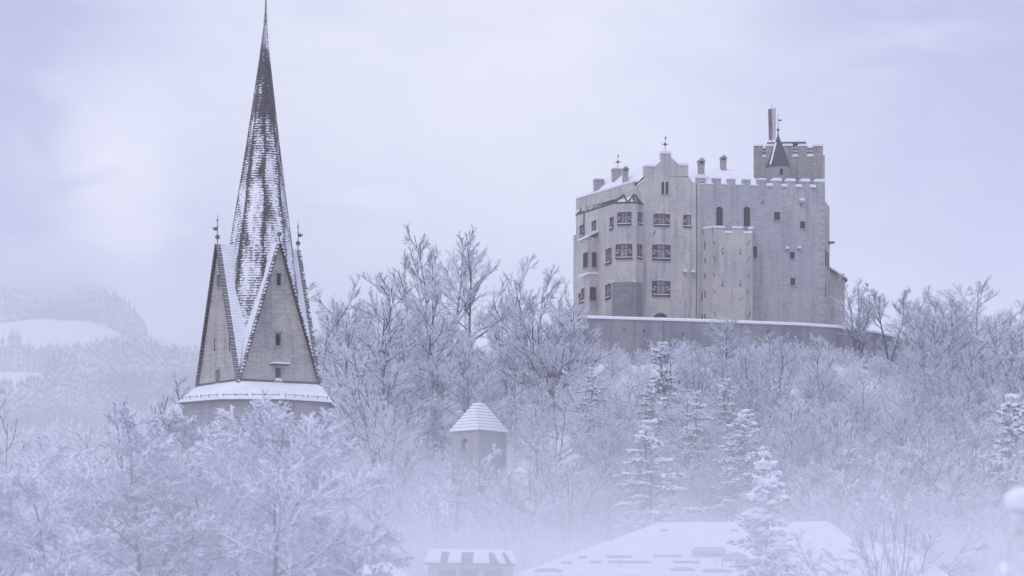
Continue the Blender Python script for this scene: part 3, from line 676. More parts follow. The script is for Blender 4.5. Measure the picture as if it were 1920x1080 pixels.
fo = MB(); slab(fo, PL, a_n - 2.6, a_n - 0.02, Z0, zb2 - 0.31, 0.0, 1.3); fo.build('oriel_foot', ['plaster'], castle)
nb = PL.pt(a_n, 0, o_ + 0.0); nb0 = PL.pt(a_n, 0, 0)
PS = Plane((nb.x, nb.y), (nb0.x, nb0.y))                      # the oriel's near side
for v in ((1114.5, 487, 9, 30, 'plain'),): window(oriel, Plane((nb.x, nb.y - 0.22), (nb0.x, nb0.y - 0.22)), *v, name='window')
PO = Plane((PL.pt(a_n - d, 0, o_ + 0.22).x, PL.pt(a_n - d, 0, o_ + 0.22).y), (PL.pt(a_n, 0, o_ + 0.22).x, PL.pt(a_n, 0, o_ + 0.22).y))
window(oriel, PO, 1096, 488, 8, 30, 'plain', name='window')
nf, nf0 = PL.pt(a_n - 0.02, 0, 1.3), PL.pt(a_n - 0.02, 0, 0)
window(castle, Plane((nf.x, nf.y - 0.22), (nf0.x, nf0.y - 0.22)), 1112, 551, 13, 27, 'plain')
window(castle, Plane((nf0.x - .3, nf0.y - 0.6), (nf0.x + 1, nf0.y - 0.6)), 1125, 485.6, 9, 30, 'plain') if False else None

# lean-to strip behind the left edge, side wing on the right, drain pipes, corbels and putlog holes
s = MB(); p0 = P2(1075, 416.5); s.prism([(p0[0], p0[1], Z0), (p0[0] + 1.0, p0[1] - 1.2, Z0), (p0[0] + 2.2, p0[1] + 4, Z0), (p0[0] + 1, p0[1] + 5, Z0)], (0, 0, (HZ - 441) / F * 416.5 - Z0)); s.build('corner_buttress', ['plaster'], castle)
s = MB(); D = 409.0; s.prism([at(1540, 372, D), at(1546, 375, D), at(1555.5, 389, D), at(1555.5, 660, D), at(1540, 660, D)], (0, 9, 0)); wing = s.build('side_wing', ['plaster'], castle)
s = MB()
for px, py, w_, h_ in ((1548.5, 484, 2.4, 30), (1552.5, 490, 2.2, 34), (1547.5, 545, 2, 24)): 
    c = at(px, py, D - 0.01); s.prism([c + Vector((-w_ / 26, 0, -h_ / 26)), c + Vector((w_ / 26, 0, -h_ / 26)), c + Vector((w_ / 26, 0, h_ / 26)), c + Vector((-w_ / 26, 0, h_ / 26))], (0, 0.3, 0))
s.build('window', ['dark'], wing)
s = MB(); c = at(1559, 455, D); s.prism([c + Vector((-0.5, 0, 0)), c + Vector((0.5, 0, 0)), c + Vector((0.5, 0, 0.18)), c + Vector((-0.5, 0, 0.18))], (0, 1.2, 0)); s.prism([c + Vector((-0.4, 0, -0.02)), c + Vector((-0.1, 0, -0.02)), c + Vector((-0.4, 0, -0.6))], (0, 1.0, 0)); s.build('bracket', ['wood'], wing)
s = MB(); a = PL.a(1096.3); p = PL.pt(a, 57.4, 0.12); s.bar(PL.pt(a, PL.z(1096, 455), 0.12), p, 0.09, 0.09, 6); s.build('drain_pipe', ['wood'], castle); s = MB(); a = PA.a(1306); s.bar(PA.pt(a, Z0 + 6, 0.05), PA.pt(a, PA.z(1306, 343), 0.05), 0.05, 0.05, 5); s.build('drain_pipe', ['wood'], castle)
for px, py, w_, tail in ((1502.5, 377, 9, 9), (1475, 467, 4.5, 10), (1497.5, 466, 4.5, 3), (1283.5, 510, 5, 6), (1298.5, 511, 6, 3)):
    c = MB(); a = PA.a(px); z = PA.z(px, py); h = w_ / 26.0
    slab(c, PA, a - h, a + h, z - h * 0.9, z, 0.0, 0.5); slab(c, PA, a - h * 0.4, a + h * 0.4, z - h * 0.9 - tail / 13, z - h * 0.9 - 0.003, 0.003, 0.06)
    o = c.build('corbel', ['stone'], castle); k = MB(); slab(k, PA, a - h * 1.1, a + h * 1.1, z + 0.003, z + 0.3, 0.02, 0.55); k.build('snow_cap', ['snow'], o)
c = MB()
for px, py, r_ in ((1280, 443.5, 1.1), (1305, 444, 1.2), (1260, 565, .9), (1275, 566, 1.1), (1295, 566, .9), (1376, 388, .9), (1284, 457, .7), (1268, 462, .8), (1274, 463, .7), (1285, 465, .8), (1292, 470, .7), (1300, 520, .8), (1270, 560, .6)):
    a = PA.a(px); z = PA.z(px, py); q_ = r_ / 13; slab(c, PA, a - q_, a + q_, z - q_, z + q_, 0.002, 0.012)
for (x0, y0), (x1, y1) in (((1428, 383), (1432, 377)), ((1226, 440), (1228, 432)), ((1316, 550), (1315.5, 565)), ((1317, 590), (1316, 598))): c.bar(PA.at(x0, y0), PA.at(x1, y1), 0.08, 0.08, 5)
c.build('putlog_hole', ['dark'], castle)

# flag on the keep: hanging banner, red and white with a dark red bird mark
fd = kd + 2.0
flag = thing('flag', at(1448, 272, fd), 'long hanging red and white banner on the castle keep', 'flag')
s = MB(); s.bar(at(1447.5, 275, fd + 0.15), at(1447.3, 196, fd + 0.15), 0.06, 0.04, 6); s.bar(at(1440, 205, fd + 0.1), at(1455, 203.5, fd + 0.1), 0.035, 0.035, 6); s.build('pole', ['iron'], flag)
s = MB(); rows, cols = 14, 8
def fp(i, j):
    u, v = j / cols, i / rows; px = 1440.4 + 14.4 * u + v * 1.2 * (1 - u * 1.3); py = 204.8 - 1.2 * u + (262.5 - 204) * v
    return at(px, py, fd) + Vector((0, 0.14 * math.sin(u * 9 + v * 2.0), 0))
for i in range(rows):
    for j in range(cols): s.poly([fp(i + 1, j), fp(i + 1, j + 1), fp(i, j + 1), fp(i, j)], 0 if j < cols / 2 else 1)
cl = s.build('cloth', ['flag_red', 'flag_white'], flag, True)
md = cl.modifiers.new('thickness', 'SOLIDIFY'); md.thickness = 0.02
s = MB(); c = at(1445.0, 231.5, fd) + Vector((0, -0.17, 0)); e = 0.45
for pts in ([(-.10, -.42), (.10, -.42), (.12, .30), (-.12, .30)], [(-.30, .05), (-.13, -.15), (-.13, .30), (-.28, .38)], [(.13, -.15), (.28, .05), (.27, .38), (.13, .30)], [(-.06, .31), (.10, .31), (.03, .52)], [(-.16, -.62), (.16, -.62), (.05, -.43), (-.05, -.43)]):
    s.prism([c + Vector((x * e * 1.3, 0, z * e * 2.0)) for x, z in pts], (0, 0.03, 0))
s.build('emblem', ['flag_mark'], cl)

# plain house at the castle's right foot
D = 426.0
house = thing('house', at(1560, 600, D), 'small plastered house with snowy eave tucked behind the castle right corner', 'house')
s = MB(); s.prism([at(1518, 516, D), at(1532, 494, D), at(1584, 524, D), at(1584, 660, D), at(1518, 660, D)], (0, 10, 0)); s.build('wall', ['plaster'], house)
s = MB(); 
for (xa, ya), (xb, yb), m_ in (((1532, 491), (1589, 527), 0), ((1514, 519), (1532, 491), 0)):
    p, q_ = at(xa, ya, D - 0.7), at(xb, yb, D - 0.7); u = Vector((0, 0, 0.28)); s.prism([p, q_, q_ + u, p + u], (0, 11.4, 0), 1); u2 = Vector((0, 0, 0.283)); s.prism([p + u2, q_ + u2, q_ + u2 * 2, p + u2 * 2], (0, 11.3, 0), 0)
rf = s.build('roof', ['snow', 'wood'], house)
s = MB(); s.box(P2(1579.5, D + 4), (1, 0), 0.28, 0.28, (HZ - 528) / F * D, (HZ - 508) / F * D); s.build('chimney', ['chimney'], rf)
# ------------------------------------------------------------------ ground, far hills
def sst(e0, e1, x):
    t = np.clip((np.asarray(x, float) - e0) / (e1 - e0), 0, 1); return t * t * (3 - 2 * t)
def wob(x, y):
    return (np.sin(x * .11 + 1.3) * np.cos(y * .093) + .6 * np.sin(x * .23 + y * .19 + 2) + .35 * np.sin(x * .51 - y * .43 + 1)) * .8
def plateau(x):
    xs = [-2000, -110, -78, -55, -40, -27, -18, -8, 3, 9, 12, 45, 56, 75, 110, 300, 2000]
    zs = [-6, -6, -5, -2, 6, 15, 20, 24, 26, 30, 32, 32, 30.5, 29, 26, 10, 0]
    return np.interp(x, xs, zs)
def gz(x, y):
    x, y = np.asarray(x, float), np.asarray(y, float)
    up = plateau(x); t = sst(262, 388, y)
    z = -4.5 + (up + 4.5) * t
    back = sst(430, 640, y); z = z * (1 - back) + (-14) * back
    near = sst(40, 5, y); z = z - 0.5 * near
    return z + wob(x, y) * (0.35 + 0.65 * sst(220, 280, y)) * sst(8, 40, np.abs(y)) * (1 - sst(450, 900, y) * 0.5)
def grid_obj(name, xs, ys, zf_, mat, kind):
    X, Y = np.meshgrid(xs, ys); Z = zf_(X, Y); nx, ny = len(xs), len(ys)
    V = np.stack([X, Y, Z], -1).reshape(-1, 3); i = np.arange(nx * ny).reshape(ny, nx)
    Q = np.stack([i[:-1, :-1], i[:-1, 1:], i[1:, 1:], i[1:, :-1]], -1).reshape(-1, 4)
    o = fast_mesh(name, V, Q, None, [mat], True); COL.objects.link(o); o['kind'] = kind; return o
def fast_mesh(name, V, Q, mi, mats, smooth=False):
    me = bpy.data.meshes.new(name); n = len(Q); k = Q.shape[1]
    me.vertices.add(len(V)); me.vertices.foreach_set('co', np.ascontiguousarray(V, np.float32).ravel())
    me.loops.add(n * k); me.loops.foreach_set('vertex_index', np.ascontiguousarray(Q, np.int32).ravel())
    me.polygons.add(n); me.polygons.foreach_set('loop_start', np.arange(0, n * k, k, dtype=np.int32))
    for m in mats: me.materials.append(MAT[m] if isinstance(m, str) else m)
    if mi is not None: me.polygons.foreach_set('material_index', np.ascontiguousarray(mi, np.int32))
    if smooth: me.polygons.foreach_set('use_smooth', np.ones(n, bool))
    me.update(calc_edges=True); me.validate()
    return bpy.data.objects.new(name, me)
def hillz(x, y):
    """wooded foothill, a sloping meadow above it, then the upper ridge that falls off to the right"""
    x, y = np.asarray(x, float), np.asarray(y, float)
    lo = -14 + 152 * sst(820, 1720, y) ** 0.9
    side = 1 - 0.25 * sst(-120, 250, x)
    px = x / y * F + 960
    meadow = 57 * sst(1720, 1985, y) * sst(-200, -300, x)
    ridge = 27 * sst(1965, 2150, y) * np.clip((-262 - x) / 62, 0, 1)
    return lo * side + meadow + ridge + wob(x * .25, y * .25) * 3 * sst(850, 1200, y) - 40 * sst(2350, 2600, y)
tag(grid_obj('ground', np.concatenate([np.linspace(-1300, -140, 30)[:-1], np.linspace(-140, 140, 141), np.linspace(140, 1300, 30)[1:]]),
    np.concatenate([np.linspace(-60, 210, 40)[:-1], np.linspace(210, 470, 131), np.linspace(470, 2600, 60)[1:]]), gz, 'snow', 'structure'), 'snow-covered valley floor and castle hill', 'ground')
tag(grid_obj('hills', np.linspace(-900, 900, 140), np.linspace(815, 2600, 160), hillz, 'snow', 'structure'), 'distant snowy hillside fading into cloud', 'hills')

rng = np.random.default_rng(11)
def forest(name, n, test, xr, yr, hr, seed, label):
    r = np.random.default_rng(seed); V, Q = [], []; k = 6; c = 0; tiers = 4
    while c < n:
        m = 4000; x = r.uniform(*xr, m); y = r.uniform(*yr, m); ok = test(x, y); x, y = x[ok], y[ok]; z = hillz(x, y)
        for xx, yy, zz in zip(x, y, z):
            if c >= n: break
            h = r.uniform(*hr) * (.62 + .75 * float(.5 + .5 * np.sin(xx * .061 + 2 * np.sin(yy * .013)) * np.cos(yy * .027 + xx * .02))) * r.uniform(.75, 1.25); w_ = h * r.uniform(.11, .20); a0 = r.uniform(0, 6.28)
            for t in range(tiers):
                zb_, zt_ = h * (0.10 + .22 * t), h * (0.42 + .20 * t); rr = w_ * (1 - .21 * t)
                b = sum(len(v) for v in V[-1:]) * 0
                ang = a0 + t + np.arange(k) * 2 * np.pi / k; rad = rr * r.uniform(.65, 1.15, k)
                ring = np.stack([xx + rad * np.cos(ang), yy + rad * np.sin(ang), zz + zb_ - rad * .25 + r.uniform(-.3, .3, k)], 1)
                V.append(np.vstack([ring, [[xx, yy, zz + min(zt_, h)]]]))
            c += 1
    V = np.vstack(V); nb = len(V) // (k + 1); base = np.arange(nb)[:, None] * (k + 1); i = np.arange(k)
    Q = np.stack([base + i, base + (i + 1) % k, np.broadcast_to(base + k, (nb, k))], -1).reshape(-1, 3)
    o = fast_mesh(name, V, Q, None, ['far']); COL.objects.link(o); return tag(o, label, 'forest', None, 'stuff')
clear = lambda x, y: ~((y > 1700) & (y < 1975)) & ~((np.abs(x + 276 + (y - 1500) * .02) < 30) & (np.abs(y - 1470) < 110))
forest('forest', 17000, lambda x, y: (y < 1735) & clear(x, y) & (x / y * F + 960 < 760) & (x / y * F + 960 > -80), (-320, -20), (900, 1735), (9, 14), 5, 'frosted conifer forest covering the distant foothill')
forest('ridge_forest', 1500, lambda x, y: (x < -266 - (y - 1965) * .10), (-440, -250), (1990, 2200), (12, 18), 6, 'hazy dark conifer belt on the upper ridge under cloud')
forest('meadow_copse', 60, lambda x, y: (x / y * F + 960 > 15) & (x / y * F + 960 < 40), (-420, -280), (1745, 1800), (13, 20), 7, 'hazy clump of conifers standing into the far meadow')

# ------------------------------------------------------------------ curtain wall under the castle
cw = thing('retaining_wall', at(1350, 690, 386), 'long plastered retaining wall with snow-capped top below the castle', 'wall')
pts = [(1046, 606, 400), (1066, 601, 393), (1100, 597, 386), (1200, 600, 384.5), (1300, 603, 385), (1400, 606.5, 386), (1500, 610.5, 387.5), (1570, 615, 389), (1640, 624, 393), (1700, 637, 399), (1760, 650, 407)]
top = [at(*p) for p in pts]; s = MB(); c = MB()
for p, q_ in zip(top, top[1:]):
    d = Vector((q_.x - p.x, q_.y - p.y, 0)).normalized(); n = Vector((-d.y, d.x, 0)) * 1.0
    p0, q0 = Vector((p.x, p.y, 18)), Vector((q_.x, q_.y, 18))
    s.poly([p0, q0, q_, p]); s.poly([q0 + n, p0 + n, p + n, q_ + n]); s.poly([p, q_, q_ + n, p + n])
    u = Vector((0, 0, 0.42)); f_ = n * -0.16; b_ = n * 1.12; e = Vector((0, 0, 0.003))
    A_, B_ = [p + f_ + e, p + f_ + u * .6, p + u, p + b_ + u, p + b_ + e], [q_ + f_ + e, q_ + f_ + u * .6, q_ + u, q_ + b_ + u, q_ + b_ + e]
    for i in range(4): c.poly([A_[i], B_[i], B_[i + 1], A_[i + 1]][::1])
    c.poly([B_[0], A_[0], A_[4], B_[4]])
s.build('wall', ['curtain'], cw); c.build('snow_cap', ['snow'], cw, True)
s = MB(); PCW = Plane(P2(1100, 386), P2(1400, 386))
for px, py, w_, h_, D in ((1207, 620, 1.6, 6, 384.4), (1170, 618, 1, 5, 384.8), (1281, 625, 1.4, 3, 384.8), (1334, 620, 3, 7, 385.1), (1440, 622, 2, 5, 386.3), (1203, 650, 1.2, 3, 384.4)):
    p = at(px, py, D); s.prism([p + Vector((x * w_ / 26, -0.1, z * h_ / 26)) for x, z in ((-1, -1), (1, -1), (1, 1), (-1, 1))], (0, 0.35, 0))
s.build('drain_hole', ['dark'], cw)

# ------------------------------------------------------------------ church tower
TD = 240.0; tc_ = Vector(P2(484, TD)).to_3d() if False else Vector((*P2(484, TD), 0))
TH = R(32.7); sx = Vector((math.cos(TH), math.sin(TH), 0)); sy = Vector((-math.sin(TH), math.cos(TH), 0))   # along the right face, and inward
half = 3.83; tz = lambda py: (HZ - py) / F * TD
church = thing('church_tower', (tc_.x, tc_.y, -4), 'tall church tower with needle spire of snow-streaked shingles and four steep gables', 'church tower')
ze, za_ = tz(722.5), tz(466)
def sq(r_, z): return [tc_ + sx * a * r_ + sy * b * r_ + Vector((0, 0, z)) for a, b in ((-1, -1), (1, -1), (1, 1), (-1, 1))]
dirs = [(-sy, sx), (sx, sy), (sy, -sx), (-sx, -sy)]            # outward normal and along direction of the four gables
gwin = {0: [(0.0, 532, 10.5, 23), (-0.02, 642, 12.5, 25), (-0.02, 707, 13.5, 24)], 3: [(0.02, 532, 9.5, 22), (-0.02, 709, 12.5, 25)]}
for gi, (n_, u_) in enumerate(dirs):
    base = tc_ + n_ * half
    pl = Plane((base - u_ * half)[:2], (base + u_ * half)[:2]); pl.n = n_.copy()
    hs = []
    for fx, py, w_, h_ in gwin.get(gi, []):
        a = half + fx * half; wm = w_ / F * TD / (0.84 if gi == 0 else 0.62) / 2; hs.append((a - wm * .8, a + wm * .8, tz(py + h_ / 2), tz(py - h_ / 2)))
    mb = MB()
    zs = sorted({ze, za_, *[v for h in hs for v in h[2:]]})
    wid = lambda z: half * (za_ - z) / (za_ - ze)
    for z0, z1 in zip(zs, zs[1:]):
        mid = (z0 + z1) / 2; hh = [h for h in hs if h[2] <= mid <= h[3]]
        if not hh: mb.poly([pl.pt(half - wid(z0), z0), pl.pt(half + wid(z0), z0)] + ([pl.pt(half + wid(z1), z1), pl.pt(half - wid(z1), z1)] if wid(z1) > 1e-6 else [pl.pt(half, z1)]))
        else:
            h = hh[0]; mb.poly([pl.pt(half - wid(z0), z0), pl.pt(h[0], z0), pl.pt(h[0], z1), pl.pt(half - wid(z1), z1)]); mb.poly([pl.pt(h[1], z0), pl.pt(half + wid(z0), z0), pl.pt(half + wid(z1), z1), pl.pt(h[1], z1)])
    for h in hs:
        cc = [(h[0], h[2]), (h[1], h[2]), (h[1], h[3]), (h[0], h[3])]
        for k in range(4): p, q_ = cc[k], cc[(k + 1) % 4]; mb.poly([pl.pt(*p), pl.pt(*q_), pl.pt(*q_, -0.35), pl.pt(*p, -0.35)])
    gw = mb.build('gable', ['church'], church)
    for j, h in enumerate(hs):
        f = MB(); slab(f, pl, h[0] - .12, h[1] + .12, h[2] - .13, h[2], 0.003, .12); slab(f, pl, h[0] - .14, h[0] - 0.003, h[2] + .003, h[3], 0.003, .05); slab(f, pl, h[1] + 0.003, h[1] + .14, h[2] + .003, h[3], 0.003, .05); slab(f, pl, h[0] - .14, h[1] + .14, h[3] + .003, h[3] + .16, 0.003, .06)
        wf = f.build('window', ['stone'], gw)
        f = MB(); f.poly([pl.pt(h[0], h[2], -.3), pl.pt(h[1], h[2], -.3), pl.pt(h[1], h[3], -.3), pl.pt(h[0], h[3], -.3)]); 
        for t in range(1, 5): z = h[2] + (h[3] - h[2]) * t / 5; slab(f, pl, h[0], h[1], z, z + .05, -.29, -.2, 1)
        f.build('louvre', ['dark', 'wood'], wf)
        if j == len(hs) - 1 and gi == 0:
            f = MB(); slab(f, pl, h[0] - .5, h[1] + .5, h[3] + .17, h[3] + .27, .003, .7, 0); slab(f, pl, h[0] - .48, h[1] + .48, h[3] + .273, h[3] + .42, .02, .66, 1); slab(f, pl, h[0], h[1], h[2] + .003, h[2] + .2, .0, .14, 1); f.build('window_hood', ['wood', 'snow'], wf)
    if gi == 3:
        f = MB()
        for px in (402.5, 430.5):
            a = pl.a(px); slab(f, pl, a - .05, a + .05, pl.z(px, 655), pl.z(px, 634), .003, .02)
            slab(f, pl, a - .11, a + .11, pl.z(px, 655) - .15, pl.z(px, 655), .003, .02)
        f.build('arrow_slit', ['dark'], gw)
    if gi == 0:                                                # blind round arch traced on the stone
        f = MB(); ca = pl.a(527); cz = pl.z(527, 606); r_ = 0.85
        for k in range(12):
            t0, t1 = math.pi * k / 12, math.pi * (k + 1) / 12
            f.bar(pl.pt(ca + r_ * math.cos(t0), cz + r_ * math.sin(t0)), pl.pt(ca + r_ * math.cos(t1), cz + r_ * math.sin(t1)), .045, .045, 5)
        f.build('blind_arch', ['stone'], gw)
    # roof behind the gable, with a dark tiled verge
    ov = 0.28; drop = 0.35
    L0, R0, A0_ = pl.pt(-drop * .33, ze - drop, ov), pl.pt(2 * half + drop * .33, ze - drop, ov), pl.pt(half, za_ + .12, ov)
    inn = n_ * -(half + ov)
    th = Vector((0, 0, .02)); rf = MB()
    for p in (L0, R0):
        sd = -u_ if p is L0 else u_; o = sd * 0.10 + Vector((0, 0, .05)); P_ = [p + o, A0_ + o, A0_ + o + inn]
        rf.poly(P_ if p is R0 else P_[::-1])
    rfo = rf.build('gable_roof', ['snow_rows'], church)
    vg = MB()
    for p in (L0, R0):
        sd = -u_ if p is L0 else u_
        NS = 80
        for k in range(NS):                                     # overlapping verge tiles
            q0, q1 = p.lerp(A0_, k / NS), p.lerp(A0_, (k + 1) / NS - .004); jig = 0.012 * ((k * 7) % 3 - 1)
            o0, o1 = sd * (0.13 + jig) - n_ * 0.0, sd * -0.07
            pp = [q0 + o0, q1 + o0, q1 + o1, q0 + o1]
            vg.prism([x + Vector((0, 0, .012 * (k % 2))) for x in pp], n_ * -0.42, 0)
            if (k * k * 7 + k * 3 + gi) % 11 < 2: vg.prism([q0 + sd * .17 + n_ * .02, q1 + sd * .17 + n_ * .02, q1 + sd * .02 + n_ * .02, q0 + sd * .02 + n_ * .02], n_ * -.2, 1)
    vg.build('verge', ['wood', 'snow'], rfo)
    if gi != 2:
        b = A0_ + n_ * -0.2; hgt = {0: 0.8, 1: 2.3, 3: 2.3}[gi]
        vane(church, (b.x, b.y, b.z - 0.1), hgt, 1 if gi == 1 else -1, (0.7, 0.21)) if gi != 0 else None
        if gi == 0:
            f = MB(); f.bar((b.x, b.y, b.z - .1), (b.x, b.y, b.z + .6), .07, .05, 6); fo = f.build('finial', ['iron'], church); f = MB(); f.ball((b.x, b.y, b.z + .72), .22, 10); f.build('finial_ball', ['gilt'], fo); f = MB(); f.ball((b.x, b.y, b.z + .86), .18, 10, 0, .5); f.build('snow_cap', ['snow'], fo)
# spire: tall octagon, leaning a little
prof_px = [(634, 157), (560, 137), (467, 112), (400, 94), (330, 75), (267, 58), (178, 36), (107, 18.5), (60, 9.5), (20, 3.6), (-60, 1.6)]
zb0 = tz(634); prof = []
for i in range(len(prof_px) - 1):
    (y0, w0), (y1, w1) = prof_px[i], prof_px[i + 1]
    for k in range(3): t = k / 3; prof.append(((w0 + (w1 - w0) * t) / 2 / F * TD / math.cos(math.pi / 8) * .985, tz(y0 + (y1 - y0) * t)))
prof.append((0.035, tz(-60)))
lean = ((498.5 - 486) / F * TD / (tz(0) - zb0), 0)
mb = MB(); k = 8; rings = []
for r_, z in prof:
    cx, cy = tc_.x + 2 / F * TD + lean[0] * (z - zb0), tc_.y
    rings.append([Vector((cx + r_ * math.cos(TH + math.pi / 8 + i * math.pi / 4), cy + r_ * math.sin(TH + math.pi / 8 + i * math.pi / 4), z)) for i in range(k)])
for a, b in zip(rings, rings[1:]):
    for i in range(k): mb.poly([a[i], a[(i + 1) % k], b[(i + 1) % k], b[i]])
spire = mb.build('spire', ['slate'], church)
uvl = spire.data.uv_layers[0].data                              # one running coordinate down each face
for f in spire.data.polygons:
    i = f.index % k; th_ = TH + math.pi / 8 + (i + .5) * math.pi / 4
    for li in f.loop_indices:
        co = spire.data.vertices[spire.data.loops[li].vertex_index].co; uvl[li].uv = (-(co.x) * math.sin(th_) + co.y * math.cos(th_) + 7.3 * i, co.z * 1.01)
fl_ = spire.data.uv_layers.new(name='Facet')
for f in spire.data.polygons:
    for n_, li in enumerate(f.loop_indices): fl_.data[li].uv = ((0, 1, 1, 0)[n_], 0)
spire.data.uv_layers[0].active_render = True
# skirt roof over the round watch gallery, snow guards, gallery, shaft
import bmesh as _b
def ring(r_, z, n=16, off=0.0): return [tc_ + Vector((r_ * math.cos(off + 2 * math.pi * i / n), r_ * math.sin(off + 2 * math.pi * i / n), z)) for i in range(n)]
def hull(name, pts, mats, parent):
    bm = _b.new(); vs = [bm.verts.new(p - Vector(root_loc(parent))) for p in pts]; _b.ops.convex_hull(bm, input=vs); me = bpy.data.meshes.new(name); bm.to_mesh(me); bm.free()
    for m_ in mats: me.materials.append(MAT[m_])
    o = bpy.data.objects.new(name, me); COL.objects.link(o); o.parent = parent; return o
hull('skirt_roof', sq(half + .12, tz(723)) + ring(7.1, tz(756), 8, R(22.5)) + ring(7.1, tz(758.5), 8, R(22.5)), ['snow'], church)
mb = MB()
for z0, z1, r_ in ((tz(722.2), tz(719.0), half + .10),):
    q0, q1 = sq(r_, z0 - .02), sq(r_, z1)
    for i in range(4): mb.poly([q0[i], q0[(i + 1) % 4], q1[(i + 1) % 4], q1[i]])
mb.build('string_course', ['wood'], church)
mb = MB(); g1, g0 = ring(7.0, tz(757.5), 8, R(22.5)), ring(7.0, tz(761), 8, R(22.5))
for i in range(8): mb.poly([g0[i], g0[(i + 1) % 8], g1[(i + 1) % 8], g1[i]])
mb.poly(g0[::-1]); mb.build('eave_board', ['wood'], church)
gv = ring(6.95, 0, 8, R(22.5))
for i in range(8):
    p, q_ = gv[i], gv[(i + 1) % 8]
    if p.y > TD + 3 and q_.y > TD + 3: continue
    for u0, u1 in ((.06, .44), (.52, .94)):
        mb = MB()
        a_, b_ = p.lerp(q_, u0), p.lerp(q_, u1)
        for h_ in (749.5, 754): mb.bar(a_ + Vector((0, 0, tz(h_))), b_ + Vector((0, 0, tz(h_))), .022, .022, 4)
        for k in range(3): e = a_.lerp(b_, k / 2); mb.bar(e + Vector((0, 0, tz(758))), e + Vector((0, 0, tz(747.5))), .03, .03, 4)
        mb.build('snow_guard', ['iron'], church)

mb = MB(); rr = 6.6
q0, q1 = ring(rr, tz(812), 8, R(22.5)), ring(rr, tz(761), 8, R(22.5))
for i in range(8): mb.poly([q0[i], q0[(i + 1) % 8], q1[(i + 1) % 8], q1[i]])
mb.poly(q0[::-1]); gal = mb.build('gallery', ['shaft'], church)
for px, py, w_, h_ in ((392, 776, 7, 24), (541, 773, 9, 26), (608, 780, 5, 9)):
    k_ = (px - 960) / F; dx_ = (px - 484) / F * TD; ap_ = rr * math.cos(R(22.5)); hs_ = rr * math.sin(R(22.5)); y = TD - (ap_ if abs(dx_) < hs_ else ap_ - (abs(dx_) - hs_)); nrm = Vector((0, -1, 0)) if abs(dx_) < hs_ else Vector((math.copysign(1, dx_), -1, 0)).normalized(); cpt = Vector((k_ * y, y, (HZ - py) / F * y)) + nrm * .03; uu = Vector((-nrm.y, nrm.x, 0)); hw = w_ / 2 / F * TD; hh = h_ / 2 / F * TD
    f = MB(); f.prism([cpt + uu * a * hw + Vector((0, 0, b * hh)) for a, b in ((-1, -1), (1, -1), (1, 1), (-1, 1))], nrm * -.5); f.build('window', ['dark'], gal)
mb = MB(); 
for i in range(6):
    z0, z1 = tz(812 + i * 4), tz(808 + i * 4); r_ = rr - .12 - .16 * i
    q0, q1 = ring(r_ - .16, z0, 8, R(22.5)), ring(r_, z1 - .004, 8, R(22.5))
    for j in range(8): mb.poly([q0[j], q0[(j + 1) % 8], q1[(j + 1) % 8], q1[j]])
mb.build('corbel_ring', ['stone'], church)
mb = MB(); q0, q1 = sq(half * 1.1, -8), sq(half * 1.1, tz(812))
for i in range(4): mb.poly([q0[i], q0[(i + 1) % 4], q1[(i + 1) % 4], q1[i]])
sh = mb.build('shaft', ['shaft'], church)
fp_ = Plane(sq(half * 1.1 + .01, 0)[0][:2], sq(half * 1.1 + .01, 0)[1][:2])
arch = MB(); c_ = fp_.a(535); zz = fp_.z(535, 862); prf = [(c_ - .62, zz - 2.2), (c_ + .62, zz - 2.2)] + [(c_ + .62 * math.cos(t), zz + .62 * math.sin(t)) for t in np.linspace(0, math.pi, 9)]
arch.prism([fp_.pt(a, z, .01) for a, z in prf], fp_.n * -.3); arch.build('belfry_opening', ['dark'], sh)
f = MB()
for k in range(14):
    t0, t1 = math.pi * k / 14, math.pi * (k + 1) / 14; c2 = fp_.a(482); z2 = fp_.z(482, 850)
    f.bar(fp_.pt(c2 + 1.5 * math.cos(t0), z2 + 1.5 * math.sin(t0)), fp_.pt(c2 + 1.5 * math.cos(t1), z2 + 1.5 * math.sin(t1)), .07, .07, 5)
f.build('blind_arch', ['stone'], sh)

# ------------------------------------------------------------------ small hip-roofed tower on the slope
D = 322.0; hd_ = 1.0
A_, B_, C_ = P2(846, 324.5), P2(897, D - 1.5), P2(950, 326.0)
Dd = (A_[0] + C_[0] - B_[0], A_[1] + C_[1] - B_[1])
small = thing('watch_tower', ((A_[0] + C_[0]) / 2, (A_[1] + C_[1]) / 2, 0), 'small stone tower with snowy hipped roof among frosted trees below castle', 'tower')
zt = (HZ - 807) / F * D; q_ = [A_, B_, C_, Dd]
PT0, PT1 = Plane(A_, B_), Plane(B_, C_)
w = MB(); h = rect(PT0, 871, 833, 14, 23); spandrels(w, PT0, 871, 833, 14, 23, 0)
holed_wall(w, PT0, 0, PT0.len, -2, zt, [h], .4); holed_wall(w, PT1, 0, PT1.len, -2, zt, [], .4)
for p, r_ in ((C_, Dd), (Dd, A_)): w.poly([(*p, -2), (*r_, -2), (*r_, zt), (*p, zt)])
sw = w.build('wall', ['turret'], small)
f = MB(); f.poly([PT0.pt(h[0], h[2], -.4), PT0.pt(h[1], h[2], -.4), PT0.pt(h[1], h[3], -.4), PT0.pt(h[0], h[3], -.4)], 0); mw = f.build('window', ['dark'], sw)
f = MB(); slab(f, PT0, h[0] + .40, h[1] - .0, h[2] + .06, h[2] + .95, -.38, -.33); f.build('shutter', ['white'], mw)  # pale board added in place of the bright view through the opening
f = MB(); slab(f, PT0, h[0] - .12, h[1] + .1, h[2] - .13, h[2] - .003, .003, .1); f.build('sill', ['stone'], mw)
f = MB(); 
